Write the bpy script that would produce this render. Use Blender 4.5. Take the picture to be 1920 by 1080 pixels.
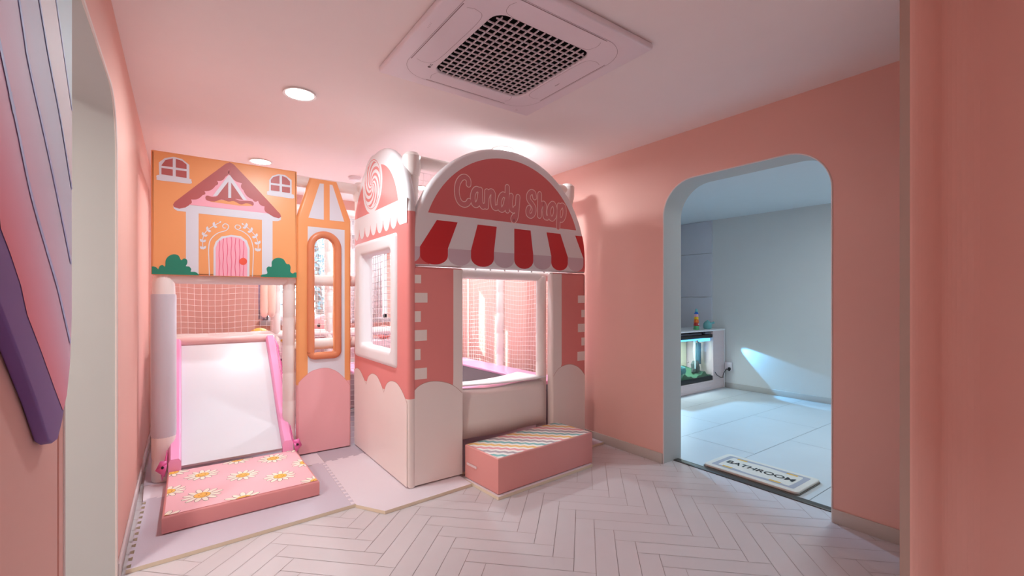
import bpy, bmesh, math, random
from mathutils import Vector, Matrix
random.seed(7)
for o in list(bpy.data.objects): bpy.data.objects.remove(o)
sc = bpy.context.scene
C = sc.collection
PI = math.pi

# ---------------------------------------------------------------- camera, world, exposure
F, CX, CY, H, YAW = 853.0, 960.0, 560.0, 1.22, math.radians(36)
cs, sn = math.cos(YAW), math.sin(YAW)
cam = bpy.data.cameras.new('camera'); camo = bpy.data.objects.new('camera', cam); C.objects.link(camo)
cam.sensor_width = 36; cam.lens = 36*F/1920; cam.shift_y = (CY-540)/1920; cam.clip_start = .02
camo.location = (0, 0, H); camo.rotation_euler = (PI/2, 0, -YAW)
sc.camera = camo
w = bpy.data.worlds.new('daylight'); sc.world = w; w.use_nodes = True
w.node_tree.nodes['Background'].inputs[0].default_value = (.80, .90, 1.0, 1)
w.node_tree.nodes['Background'].inputs[1].default_value = 7.0
sc.view_settings.view_transform = 'Standard'; sc.view_settings.look = 'None'
sc.view_settings.gamma = 1; sc.view_settings.use_curve_mapping = False
sc.view_settings.exposure = 0.46
try:
    sc.cycles.max_bounces = 12; sc.cycles.diffuse_bounces = 7; sc.cycles.transparent_max_bounces = 24
except Exception: pass

def lamp(name, kind, loc, energy, color=(1,1,1), size=.15, rot=(0,0,0), **kw):
    l = bpy.data.lights.new(name, kind); l.energy = energy; l.color = color
    if kind == 'AREA': l.shape = kw.get('shape', 'DISK'); l.size = size; l.size_y = kw.get('size_y', size); l.spread = kw.get('spread', PI)
    if kind == 'SPOT': l.spot_size = kw['spot']; l.spot_blend = kw.get('blend', .3); l.shadow_soft_size = size
    if kind == 'SUN': l.angle = size
    o = bpy.data.objects.new(name, l); o.location = loc; o.rotation_euler = rot; C.objects.link(o); return o

LW = 1.0
for nm, (x, y), e in (('a', (.55, 2.83), 12.5), ('b', (2.05, 2.95), 13), ('c', (.55, 4.42), 7), ('d', (2.05, 4.47), 20), ('e', (.2, -1.0), 18)):  # e is an unseen fill lamp added behind the camera; the others are downlights
    lamp('downlight_and_fill', 'AREA', (x, y, 2.375), e*LW, (.82, .95, 1.0), .15, spread=math.radians(112 if nm == 'e' else 170))
lamp('hall_fill', 'AREA', (-1.3, 1.3, 2.3), 34, (1, .97, .92), .3)  # fill added in the unseen left hall to brighten the arch jamb
# the tiled room beyond the right arch: added cool ceiling fill plus two added blue spots
lamp('side_room_fill', 'AREA', (4.4, 1.2, 2.28), 17, (.82, .94, 1.0), .5, shape='SQUARE')
b_ = lamp('side_floor_beam', 'SPOT', (4.3, 4.1, 1.98), 190, (.30, .66, 1.0), .05, spot=math.radians(58), blend=.3)  # unseen spot, no window built; throws the blue light on the tiles
b_.rotation_euler = (Vector((4.4, 1.75, -.1))-Vector(b_.location)).to_track_quat('-Z', 'Y').to_euler()
b_ = lamp('side_wall_beam', 'SPOT', (5.99, 3.325, .67), 55, (.16, .55, 1.0), .01, spot=math.radians(32), blend=.4)  # small spot added to make the blue wedge on the far wall
b_.rotation_euler = Vector((.045, -.82, -.50)).to_track_quat('-Z', 'Y').to_euler()
# low sun through the rear window
so = lamp('sun', 'SUN', (-3, 9, 6), 7.0, (1, .97, .93), .01)
so.rotation_euler = Vector((.98, -.80, -.62)).to_track_quat('-Z', 'Y').to_euler()

# ---------------------------------------------------------------- helpers
def lin(c):
    c = c/255
    return c/12.92 if c <= .04045 else ((c+.055)/1.055)**2.4
MATS = {}
def mat(name, rgb, rough=.5, metal=0, bump=0, bscale=200, var=0, vscale=6, spec=.5, emit=0, trans=0, coat=0):
    if name in MATS: return MATS[name]
    m = bpy.data.materials.new(name); m.use_nodes = True; nt = m.node_tree; p = nt.nodes['Principled BSDF']
    col = (lin(rgb[0]), lin(rgb[1]), lin(rgb[2]), 1)
    p.inputs['Base Color'].default_value = col; p.inputs['Roughness'].default_value = rough
    p.inputs['Metallic'].default_value = metal; p.inputs['Specular IOR Level'].default_value = spec
    p.inputs['Coat Weight'].default_value = coat
    if trans: p.inputs['Transmission Weight'].default_value = trans
    if emit:
        p.inputs['Emission Color'].default_value = col; p.inputs['Emission Strength'].default_value = emit
    tc = nt.nodes.new('ShaderNodeTexCoord')
    n = nt.nodes.new('ShaderNodeTexNoise'); n.inputs['Scale'].default_value = vscale; n.inputs['Detail'].default_value = 4
    nt.links.new(tc.outputs['Object'], n.inputs['Vector'])
    mx = nt.nodes.new('ShaderNodeMix'); mx.data_type = 'RGBA'; mx.inputs[6].default_value = col
    k = 1-(var or .03)
    mx.inputs[7].default_value = (col[0]*k, col[1]*k, col[2]*k, 1)
    nt.links.new(n.outputs['Fac'], mx.inputs[0]); nt.links.new(mx.outputs[2], p.inputs['Base Color'])
    if bump:
        n2 = nt.nodes.new('ShaderNodeTexNoise'); n2.inputs['Scale'].default_value = bscale
        b = nt.nodes.new('ShaderNodeBump'); b.inputs['Strength'].default_value = bump; b.inputs['Distance'].default_value = .002
        nt.links.new(tc.outputs['Object'], n2.inputs['Vector'])
        nt.links.new(n2.outputs['Fac'], b.inputs['Height']); nt.links.new(b.outputs['Normal'], p.inputs['Normal'])
    MATS[name] = m; return m

def tag(o, label=None, cat=None, group=None, kind=None):
    if label: o['label'] = label
    if cat: o['category'] = cat
    if group: o['group'] = group
    if kind: o['kind'] = kind
    return o
def thing(name, label, cat, loc, rz=0, group=None):
    o = bpy.data.objects.new(name, None); o.location = loc; o.rotation_euler = (0, 0, rz); o.empty_display_size = .05
    C.objects.link(o); return tag(o, label, cat, group)

class MB:
    """collects shapes in world coordinates; build() links them as one object"""
    def __init__(s): s.v = []; s.f = []; s.m = []; s.sm = []
    def add(s, vs, fs, mi=0, smooth=False):
        b = len(s.v); s.v += [tuple(v) for v in vs]
        for f in fs: s.f.append([b+i for i in f]); s.m.append(mi); s.sm.append(smooth)
    def box(s, lo, hi, mi=0, bev=0, rz=0, seg=2):
        if bev:
            bm = bmesh.new(); bmesh.ops.create_cube(bm, size=1)
            for v in bm.verts: v.co = Vector([(lo[i]+hi[i])/2+v.co[i]*(hi[i]-lo[i]) for i in range(3)])
            bmesh.ops.bevel(bm, geom=list(bm.edges), offset=bev, segments=seg, profile=.5, affect='EDGES')
            if rz: bmesh.ops.rotate(bm, verts=bm.verts, cent=[(lo[i]+hi[i])/2 for i in range(3)], matrix=Matrix.Rotation(rz, 3, 'Z'))
            s.bm(bm, mi, True)
        else:
            x0, y0, z0 = lo; x1, y1, z1 = hi
            vs = [(x0,y0,z0),(x1,y0,z0),(x1,y1,z0),(x0,y1,z0),(x0,y0,z1),(x1,y0,z1),(x1,y1,z1),(x0,y1,z1)]
            if rz:
                c = Vector(((x0+x1)/2, (y0+y1)/2, 0)); R = Matrix.Rotation(rz, 3, 'Z')
                vs = [tuple(R @ (Vector(v)-c) + c) for v in vs]
            s.add(vs, [(3,2,1,0),(4,5,6,7),(0,1,5,4),(1,2,6,5),(2,3,7,6),(3,0,4,7)], mi)
        return s
    def bm(s, bm, mi=0, smooth=False):
        bmesh.ops.recalc_face_normals(bm, faces=bm.faces); bm.verts.index_update()
        s.add([v.co[:] for v in bm.verts], [[v.index for v in f.verts] for f in bm.faces], mi, smooth); bm.free()
    def tube(s, pts, r, mi=0, n=10, cap=True, smooth=True, flat=1):
        pts = [Vector(p) for p in pts]; rs = r if isinstance(r, (list, tuple)) else [r]*len(pts)
        rings = []; prev = None
        for i, p in enumerate(pts):
            t = (pts[min(i+1, len(pts)-1)]-pts[max(i-1, 0)]).normalized()
            if prev is None:
                u = t.cross(Vector((0, 0, 1)))
                if u.length < .05: u = t.cross(Vector((0, 1, 0)))
            else: u = prev-t*prev.dot(t)
            u.normalize(); prev = u; q = t.cross(u)
            rings.append([tuple(p+(u*math.cos(2*PI*k/n)+q*math.sin(2*PI*k/n)*flat)*rs[i]) for k in range(n)])
        vs = [v for R_ in rings for v in R_]; fs = []
        for i in range(len(pts)-1):
            for k in range(n):
                k2 = (k+1) % n; fs.append((i*n+k, i*n+k2, (i+1)*n+k2, (i+1)*n+k))
        s.add(vs, fs, mi, smooth)
        if cap: s.add(rings[0], [tuple(range(n))[::-1]], mi); s.add(rings[-1], [tuple(range(n))], mi)
        return s
    def lathe(s, c, prof, mi=0, n=24, smooth=True, axis='Z', cap=True):
        vs = []; 
        for r, z in prof:
            for k in range(n):
                a = 2*PI*k/n
                d = (r*math.cos(a), r*math.sin(a), z) if axis == 'Z' else ((r*math.cos(a), z, r*math.sin(a)) if axis == 'Y' else (z, r*math.cos(a), r*math.sin(a)))
                vs.append((c[0]+d[0], c[1]+d[1], c[2]+d[2]))
        fs = []
        for i in range(len(prof)-1):
            for k in range(n): k2 = (k+1) % n; fs.append((i*n+k, i*n+k2, (i+1)*n+k2, (i+1)*n+k))
        s.add(vs, fs, mi, smooth)
        if cap:
            s.add(vs[:n], [tuple(range(n))[::-1]], mi); s.add(vs[-n:], [tuple(range(n))], mi)
        return s
    def build(s, name, mats, parent=None, keep=False, recalc=False):
        me = bpy.data.meshes.new(name)
        xs = [v[0] for v in s.v]; ys = [v[1] for v in s.v]; zs = [v[2] for v in s.v]
        org = Vector((0, 0, 0)) if keep else Vector(((min(xs)+max(xs))/2, (min(ys)+max(ys))/2, min(zs)))
        me.from_pydata([(v[0]-org.x, v[1]-org.y, v[2]-org.z) for v in s.v], [], s.f)
        for m in (mats if isinstance(mats, (list, tuple)) else [mats]): me.materials.append(m)
        me.polygons.foreach_set('material_index', s.m); me.polygons.foreach_set('use_smooth', s.sm)
        me.update()
        if recalc:
            b = bmesh.new(); b.from_mesh(me); bmesh.ops.recalc_face_normals(b, faces=b.faces); b.to_mesh(me); b.free()
        if any(s.sm): me.set_sharp_from_angle(angle=math.radians(42))
        o = bpy.data.objects.new(name, me); C.objects.link(o); o.location = org
        if parent is not None:
            o.parent = parent; pl = Vector((0, 0, 0)); q = parent
            while q is not None: pl += Vector(q.location); q = q.parent
            o.location = org-pl
        return o

# rays of the photograph met with real planes of the room
def dd(x):
    a = (x-CX)/F; return (sn+cs*a, cs-sn*a)
def PYp(x, y, Y=2.70):
    dx, dy = dd(x); Z = Y/dy; return (Z*dx, H-(y-CY)*Z/F)
def PXp(x, y, X=1.15):
    dx, dy = dd(x); Z = X/dx; return (Z*dy, H-(y-CY)*Z/F)
def FLp(x, y, h=0):
    Z = F*(H-h)/(y-CY); dx, dy = dd(x); return (Z*dx, Z*dy)
def conv(pts, ox, oy, k, fn, pl): return [fn(ox+a/k, oy+b/k, pl) for a, b in pts]
def smooth(pts, closed=True, n=5, keep=None):
    out = []; N = len(pts); rng = range(N if closed else N-1)
    for i in rng:
        g = lambda j: pts[j % N] if closed else pts[max(0, min(N-1, j))]
        p0, p1, p2, p3 = g(i-1), g(i), g(i+1), g(i+2)
        for k in range(n):
            t = k/n
            out.append(tuple(.5*((2*p1[a])+(-p0[a]+p2[a])*t+(2*p0[a]-5*p1[a]+4*p2[a]-p3[a])*t*t+(-p0[a]+3*p1[a]-3*p2[a]+p3[a])*t**3) for a in (0, 1)))
    if not closed: out.append(pts[-1])
    return out
def clip(poly, cl):
    """Sutherland-Hodgman against a convex counter-clockwise outline"""
    out = list(poly)
    for i in range(len(cl)):
        a, b = cl[i], cl[(i+1) % len(cl)]; inp = out; out = []
        if not inp: break
        side = lambda p: (b[0]-a[0])*(p[1]-a[1])-(b[1]-a[1])*(p[0]-a[0])
        for j in range(len(inp)):
            p, q = inp[j-1], inp[j]; sp, sq = side(p), side(q)
            if (sp >= 0) != (sq >= 0):
                t = sp/(sp-sq); out.append((p[0]+(q[0]-p[0])*t, p[1]+(q[1]-p[1])*t))
            if sq >= 0: out.append(q)
    return out
def rect(u0, v0, u1, v1): return [(u0, v0), (u1, v0), (u1, v1), (u0, v1)]
def circ(cx, cy, r, n=32, a0=0, a1=2*PI, ry=None):
    full = abs(a1-a0-2*PI) < 1e-6
    return [(cx+r*math.cos(a0+(a1-a0)*k/(n if full else n-1)), cy+(ry or r)*math.sin(a0+(a1-a0)*k/(n if full else n-1))) for k in range(n)]
def rrect(u0, v0, u1, v1, r, n=6):
    o = []
    for cx, cy, a in ((u1-r, v0+r, -PI/2), (u1-r, v1-r, 0), (u0+r, v1-r, PI/2), (u0+r, v0+r, PI)):
        o += circ(cx, cy, r, n, a, a+PI/2)
    return o
def mapY(Y0): return lambda u, v, w: (u, Y0-w, v)
def mapX(X0): return lambda u, v, w: (X0-w, u, v)
def mapZ(Z0): return lambda u, v, w: (u, v, Z0+w)
def plate(mb, outer, holes, thick, bev, mp, mi=0, seg=3, colour=None, cuts=()):
    """padded board cut from a 2D outline with holes; its front face lies at w = 0"""
    cu = bpy.data.curves.new('t', 'CURVE'); cu.dimensions = '2D'; cu.fill_mode = 'BOTH'
    for P in [outer]+list(holes):
        sp = cu.splines.new('POLY'); sp.points.add(len(P)-1); sp.use_cyclic_u = True
        for q, p in zip(sp.points, P): q.co = (p[0], p[1], 0, 1)
    cu.extrude = thick/2-bev; cu.bevel_depth = bev; cu.bevel_resolution = seg; cu.offset = -bev
    to = bpy.data.objects.new('t', cu); C.objects.link(to)
    me = bpy.data.meshes.new_from_object(to.evaluated_get(bpy.context.evaluated_depsgraph_get()))
    bm = bmesh.new(); bm.from_mesh(me)
    bmesh.ops.remove_doubles(bm, verts=bm.verts, dist=1e-5)
    for c in cuts: bmesh.ops.bisect_plane(bm, geom=bm.verts[:]+bm.edges[:]+bm.faces[:], plane_co=(0, c, 0), plane_no=(0, 1, 0))
    cc = [f.calc_center_median()[:] for f in bm.faces]
    bmesh.ops.recalc_face_normals(bm, faces=bm.faces); bm.verts.index_update()
    flip = Vector(mp(1,0,0))-Vector(mp(0,0,0)); fl2 = Vector(mp(0,1,0))-Vector(mp(0,0,0)); f3 = Vector(mp(0,0,1))-Vector(mp(0,0,0))
    rev = flip.cross(fl2).dot(f3) < 0
    vs = [mp(v.co.x, v.co.y, v.co.z-thick/2) for v in bm.verts]
    for f in bm.faces:
        pass
    b0 = len(mb.v); mb.v += vs
    for f, c in zip(bm.faces, cc):
        ids = [b0+v.index for v in f.verts]
        mb.f.append(ids[::-1] if rev else ids); mb.m.append(colour(*c) if colour else mi); mb.sm.append(True)
    bm.free(); bpy.data.objects.remove(to); bpy.data.curves.remove(cu); bpy.data.meshes.remove(me)
PC = [0]
def paint(mb, poly, mp, layer, mi, cl=None, lift=0):
    """a printed shape: a film lying on the board's face"""
    if cl: poly = clip(poly, cl)
    if len(poly) < 3: return
    PC[0] += 1; w_ = .0004*layer+(PC[0] % 13)*2.4e-5+lift
    vs = [mp(p[0], p[1], w_) for p in poly]
    a = sum(poly[i-1][0]*poly[i][1]-poly[i][0]*poly[i-1][1] for i in range(len(poly)))
    X = Vector(mp(1,0,0))-Vector(mp(0,0,0)); Y = Vector(mp(0,1,0))-Vector(mp(0,0,0)); W = Vector(mp(0,0,1))-Vector(mp(0,0,0))
    if (X.cross(Y).dot(W) < 0) != (a < 0): vs.reverse()
    mb.add(vs, [tuple(range(len(vs)))], mi)
def stroke(mb, pts, wd, mp, layer, mi, cl=None, round_=True, closed=False):
    """a line drawn as one ribbon: quads between the offsets of neighbouring points, round ends"""
    P = [pts[0]]
    for p in pts[1:]:
        if math.hypot(p[0]-P[-1][0], p[1]-P[-1][1]) > 1e-5: P.append(p)
    if closed and math.hypot(P[0][0]-P[-1][0], P[0][1]-P[-1][1]) < 1e-5: P.pop()
    N = len(P); Lf = []; Rt = []
    for i in range(N):
        a = P[i-1] if (i or closed) else P[i]; b = P[(i+1) % N] if (i < N-1 or closed) else P[i]
        dx, dy = b[0]-a[0], b[1]-a[1]; L = math.hypot(dx, dy) or 1e-9; nx, ny = -dy/L*wd/2, dx/L*wd/2
        k = 1.0
        if 0 < i < N-1 or closed:
            d1 = (P[i][0]-a[0], P[i][1]-a[1]); l1 = math.hypot(*d1) or 1e-9
            k = min(1.5, 1/max(.5, (d1[0]*dx+d1[1]*dy)/(l1*L)))
        Lf.append((P[i][0]+nx*k, P[i][1]+ny*k)); Rt.append((P[i][0]-nx*k, P[i][1]-ny*k))
    w_ = None; PC[0] += 1; c0 = PC[0]
    for i in range(N if closed else N-1):
        j = (i+1) % N; PC[0] = c0-1
        paint(mb, [Lf[i], Lf[j], Rt[j], Rt[i]], mp, layer, mi, cl, i*1.2e-6)
    if round_ and not closed:
        for e, o in ((0, 1), (N-1, N-2)):
            th = math.atan2(P[e][1]-P[o][1], P[e][0]-P[o][0]); PC[0] = c0-1
            paint(mb, [(P[e][0]+wd/2*math.cos(th+t), P[e][1]+wd/2*math.sin(th+t)) for t in [-PI/2+PI*q/8 for q in range(9)]], mp, layer, mi, cl, -2e-6-e*1e-7)
def text_polys(s, size, offset=0):
    cu = bpy.data.curves.new('t', 'FONT'); cu.body = s; cu.size = size; cu.offset = offset; cu.align_x = 'CENTER'; cu.align_y = 'CENTER'
    to = bpy.data.objects.new('t', cu); C.objects.link(to)
    me = bpy.data.meshes.new_from_object(to.evaluated_get(bpy.context.evaluated_depsgraph_get()))
    P = [[(me.vertices[i].co.x, me.vertices[i].co.y) for i in p.vertices] for p in me.polygons]
    bpy.data.objects.remove(to); bpy.data.curves.remove(cu); bpy.data.meshes.remove(me); return P

# ---------------------------------------------------------------- materials
pinkwall = mat('pink_paint', (229, 180, 168), .75, bump=.05, bscale=350, spec=.25)
ceilm = mat('ceiling_paint', (244, 234, 232), .85, spec=.2)
greytrim = mat('grey_trim', (190, 180, 172), .55)
jambm = mat('jamb_grey', (192, 195, 193), .6)
plankm = [mat('plank_%d' % i, c, .42, var=.05, vscale=9, bump=.05, bscale=60) for i, c in enumerate([(208, 201, 203), (207, 200, 202), (209, 202, 204), (206, 199, 201)])]
jointm = mat('plank_joint', (176, 158, 155), .8)
white = mat('white_vinyl', (234, 232, 233), .52, bump=.05, bscale=500)
cream = mat('cream_vinyl', (238, 226, 220), .36, bump=.05, bscale=500)
tubev = mat('tube_vinyl', (240, 230, 225), .42, bump=.1, bscale=300)
sleeve = mat('grey_sleeve', (206, 202, 210), .42)
coral = mat('coral_vinyl', (228, 138, 134), .5, bump=.05, bscale=500)
coral2 = mat('coral_print', (218, 112, 112), .4)
orange = mat('orange_vinyl', (240, 166, 108), .36, bump=.05, bscale=500)
ringor = mat('tan_orange', (214, 132, 92), .36)
pinkv = mat('pink_vinyl', (238, 178, 182), .38, bump=.05, bscale=500)
hot = mat('rail_pink', (250, 168, 212), .22, coat=.3)
hot2 = mat('flap_pink', (250, 120, 185), .25)
salmon = mat('salmon_vinyl', (226, 152, 150), .38, bump=.05, bscale=400)
slidew = mat('slide_white', (222, 223, 228), .34)
lilac = mat('lilac_white', (220, 222, 230), .4)
redp = mat('awning_red', (206, 48, 52), .4)
mauve = mat('mauve_print', (212, 190, 198), .4)
rosef = mat('dusky_rose', (216, 126, 128), .4)
roseo = mat('letter_outline', (255, 226, 220), .4)
brown = mat('roof_brown', (184, 98, 96), .4)
pinkp = mat('pale_pink_print', (246, 176, 192), .4)
rosel = mat('rose_line', (232, 100, 130), .4)
knobc = mat('knob_red', (240, 98, 76), .4)
green = mat('bush_green', (38, 134, 108), .4)
netm = mat('net_white', (240, 228, 226), .7)
black = mat('black', (26, 24, 26), .5)
white_p = mat('white_plastic', (232, 224, 228), .35)

# ---------------------------------------------------------------- setting
XL, XR, YB, ZC = -.225, 2.88, 5.6, 2.4
# floor: 45 degree herringbone planks
mb = MB(); mb.box((-2.2, -2.6, -.12), (3.02, 5.8, -.003), 4)
W_, L_, g = .1, .5, .0011
q2 = math.sqrt(.5)
for r in range(-95, 115):
    for k in range(-8, 12):
        for typ in (0, 1):
            x0 = r+10*k
            if typ == 0: R4 = (x0, r, x0+5, r+1)
            else: R4 = (x0+5, r-4, x0+6, r+1)
            P = [((R4[a]*W_+(g if a == 0 else -g)), (R4[b]*W_+(g if b == 1 else -g))) for a, b in ((0,1),(2,1),(2,3),(0,3))]
            Q = [((x-y)*q2+.783, (x+y)*q2) for x, y in P]
            if max(p[0] for p in Q) < -2.1 or min(p[0] for p in Q) > 3.0 or max(p[1] for p in Q) < -1.2 or min(p[1] for p in Q) > 5.6: continue
            Q = clip(Q, rect(-2.1, -1.2, 3.0, 5.6))
            if len(Q) > 2: mb.add([(p[0], p[1], 0) for p in Q], [tuple(range(len(Q)))], (r*7+k*3+typ*5) % 4)
tag(mb.build('floor', plankm+[jointm], keep=True), kind='structure')
mb = MB(); mb.box((-2.2, -2.6, ZC), (3.1, 5.8, 2.55))
tag(mb.build('ceiling', [ceilm]), kind='structure')

def arch_notch(u0, u1, top, r, n=14):
    return [(u1, 0)] + circ(u1-r, top-r, r, n, 0, PI/2) + circ(u0+r, top-r, r, n, PI/2, PI) + [(u0, 0)]
def arch_wall(name, ua, ub, u0, u1, top, r, X0, thick, facing):
    poly = [(ua, 0)]+arch_notch(u0, u1, top, r)[::-1]+[(ub, 0), (ub, ZC), (ua, ZC)]
    mb = MB()
    def colour(a, b, c):
        return 1 if (u0-.004 < a < u1+.004 and b < top+.004 and abs(c) < thick/2-.001) else 0
    mp = (lambda u, v, w: (X0-w, u, v)) if facing < 0 else (lambda u, v, w: (X0+w, u, v))
    plate(mb, poly, [], thick, 0, mp, colour=colour)
    # slim corner bead around the opening, on the room side
    pts = [(u0+.0, 0)]+arch_notch(u0, u1, top, r)[::-1][1:-1]+[(u1, 0)]
    mb.tube([mp(p[0], p[1], -.001) for p in pts], .0045, 2, n=6)
    return tag(mb.build(name, [pinkwall, jambm, mat('bead_white', (226, 212, 208), .5)], keep=True), kind='structure')
arch_wall('wall_right', .64, 5.8, .984, 2.062, 2.067, .24, XR, .22, -1)
arch_wall('wall_left', 1.44, 5.8, 1.487, 2.585, 2.067, .24, XL, .30, 1)
# near stretch of the left wall, its end rounded off
mb = MB(); r = .07; Ye = 1.487
prof = [(XL, -2.6)]+[(XL-r+r*math.cos(a), Ye-r+r*math.sin(a)) for a in [k*PI/2/12 for k in range(13)]]+[(-.525, Ye), (-.525, -2.6)]
n = len(prof); vs = [(p[0], p[1], 0) for p in prof]+[(p[0], p[1], ZC) for p in prof]
mb.add(vs, [(i, (i+1) % n, n+(i+1) % n, n+i) for i in range(n)], 0, True)
mb.add(vs, [tuple(range(n))[::-1], tuple(range(n, 2*n))], 0)
tag(mb.build('wall_left_near', [pinkwall], keep=True, recalc=True), kind='structure')
# near wall on the right: the camera looks past its rounded edge and grey jamb
mb = MB()
cx_, cy_ = 1.985, .452
prof = [(cx_, cy_+.027), (cx_, cy_)]+[(cx_+.15*(1-math.cos(a)), cy_-.04*math.sin(a)) for a in [k*PI/2/10 for k in range(1, 11)]]
prof += [(2.18+.10*math.sin(a), cy_-.04-.10*(1-math.cos(a))) for a in [k*PI/2/10 for k in range(11)]]
prof += [(2.28, -2.6), (2.46, -2.6), (2.46, cy_+.027)]
n = len(prof); vs = [(p[0], p[1], 0) for p in prof]+[(p[0], p[1], ZC) for p in prof]
for i in range(n):
    mb.add([vs[i], vs[(i+1) % n], vs[n+(i+1) % n], vs[n+i]], [(0, 1, 2, 3)], 1 if i in (0, n-1) else 0, i not in (0, n-1))
mb.add(vs, [tuple(range(n))[::-1], tuple(range(n, 2*n))], 0)
tag(mb.build('wall_near', [pinkwall, mat('jamb_near', (176, 152, 140), .6)], keep=True, recalc=True), kind='structure')
# rear wall with a wide window
WX0, WX1, WZ0, WZ1 = .72, 2.10, .98, 2.22
mb = MB(); plate(mb, rect(-.5, 0, 3.1, ZC), [rect(WX0, WZ0, WX1, WZ1)[::-1]], .2, 0, mapY(YB))
tag(mb.build('wall_back', [pinkwall], keep=True), kind='structure')
mb = MB(); mb.box((-2.2, -2.7, -.02), (5.3, -2.6, 2.5)); tag(mb.build('wall_rear', [mat('cream_paint', (236, 222, 214), .8)]), kind='structure')
mb = MB(); mb.box((3.02, -2.6, 0), (3.1, .62, 2.4))
tag(mb.build('wall_entry', [mat('cream_paint', (236, 222, 214), .8)]), kind='structure')
mb = MB(); mb.box((-2.3, -2.6, 0), (-2.2, 5.8, 2.5)); mb.box((-2.2, 5.6, 0), (-.5, 5.8, 2.4)); tag(mb.build('wall_far_left', [mat('cream_paint', (236, 222, 214), .8)]), kind='structure')
wf = MB()
fw = .045
wf.box((WX0, YB-.02, WZ0), (WX1, YB+.06, WZ0+fw), 0); wf.box((WX0, YB-.02, WZ1-fw), (WX1, YB+.06, WZ1), 0)
for x, mi_ in ((WX0, 1), (WX0+.66, 0), (WX1-fw, 0)): wf.box((x, YB-.02, WZ0), (x+fw, YB+.06, WZ1), mi_)
winf = tag(wf.build('window_1', [mat('white_frame', (226, 222, 226), .4), mat('navy_frame', (48, 54, 92), .4)]), kind='structure')
gm = bpy.data.materials.new('clear_glass'); gm.use_nodes = True; nt = gm.node_tree
tr = nt.nodes.new('ShaderNodeBsdfTransparent'); gl = nt.nodes.new('ShaderNodeBsdfGlossy'); gl.inputs['Roughness'].default_value = .02
mx = nt.nodes.new('ShaderNodeMixShader'); mx.inputs[0].default_value = .05
nt.links.new(tr.outputs[0], mx.inputs[1]); nt.links.new(gl.outputs[0], mx.inputs[2]); nt.links.new(mx.outputs[0], nt.nodes['Material Output'].inputs[0])
wg = MB(); wg.box((WX0+fw, YB+.02, WZ0+fw), (WX1-fw, YB+.026, WZ1-fw)); wg.build('window_pane', [gm], winf)
ws = MB(); ws.box((WX0-.04, YB-.09, WZ0-.05), (WX1+.04, YB-.0005, WZ0-.002), 0, .006)
tag(ws.build('trim_1', [mat('sill_grey', (176, 166, 170), .5)]), kind='structure')
# baseboards
mb = MB(); mb.box((XR-.011, 2.066, 0), (XR-.0003, YB, .075), 0, .003); tag(mb.build('baseboard_right', [greytrim]), kind='structure')
mb = MB(); mb.box((XR-.011, .64, 0), (XR-.0003, .980, .075), 0, .003); tag(mb.build('baseboard_right_near', [greytrim]), kind='structure')
mb = MB(); mb.box((XL+.0003, 2.589, 0), (XL+.011, YB, .075), 0, .003); tag(mb.build('baseboard_left', [mat('pale_trim', (212, 200, 200), .55)]), kind='structure')

# ---------------------------------------------------------------- side room (beyond the right arch)
cool = mat('side_room_paint', (222, 224, 222), .8, spec=.25)
ZC2 = 2.325; FX = 6.07
mb = MB(); mb.box((FX, -.3, -.1), (FX+.1, 4.5, 2.5)); tag(mb.build('wall_side_room_far', [cool]), kind='structure')
mb = MB(); mb.box((3.10, -.4, 0), (FX, -.3, 2.45)); mb.box((3.0005, -.3, 0), (3.1, .62, 2.45)); tag(mb.build('wall_side_room_near', [cool]), kind='structure')
mb = MB(); mb.box((3.11, 4.42, 0), (FX, 4.52, 2.45)); tag(mb.build('wall_side_room_back', [cool]), kind='structure')
mb = MB(); mb.box((3.101, -.3, ZC2), (FX, 4.45, 2.45)); tag(mb.build('ceiling_side_room', [mat('side_ceiling', (226, 232, 236), .8)]), kind='structure')
mb = MB(); mb.box((3.06, -.3, -.12), (FX, 4.45, -.004), 1)
tg = .0016
row = 0
y = -.03-.6
while y < 4.5:
    x = 3.64-1.2*3+(.6 if row % 2 else 0)
    while x < FX:
        P = clip(rect(x+tg, y+tg, x+1.2-tg, y+.6-tg), rect(3.06, -.3, FX, 4.42))
        if len(P) > 2: mb.add([(p[0], p[1], 0) for p in P], [tuple(range(len(P)))], 0)
        x += 1.2
    y += .6; row += 1
tag(mb.build('floor_side_room', [mat('grey_tile', (206, 210, 212), .4, var=.08, vscale=3), mat('tile_grout', (150, 150, 150), .8)], keep=True), kind='structure')
mb = MB(); mb.box((3.0, .984, -.01), (3.062, 2.062, .006), 0, .002); tag(mb.build('trim_2', [mat('threshold_dark', (70, 66, 62), .4, .3)]), kind='structure')
mb = MB(); mb.box((FX-.012, -.3, 0), (FX-.0004, 3.35, .07), 0, .003); tag(mb.build('baseboard_side_room', [mat('side_base', (188, 186, 182), .5)]), kind='structure')
# tall slab panels on the far wall behind the cabinet
mb = MB()
slab = mat('pale_concrete', (214, 216, 224), .7, var=.1, vscale=5)
z = 0
for z0, z1 in ((0, .62), (.625, 1.24), (1.245, 1.86), (1.865, ZC2-.003)):
    mb.box((FX-.022, 3.535, z0), (FX-.0005, 4.40, z1), 0, .002)
tag(mb.build('trim_3', [slab]), kind='structure')
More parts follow.
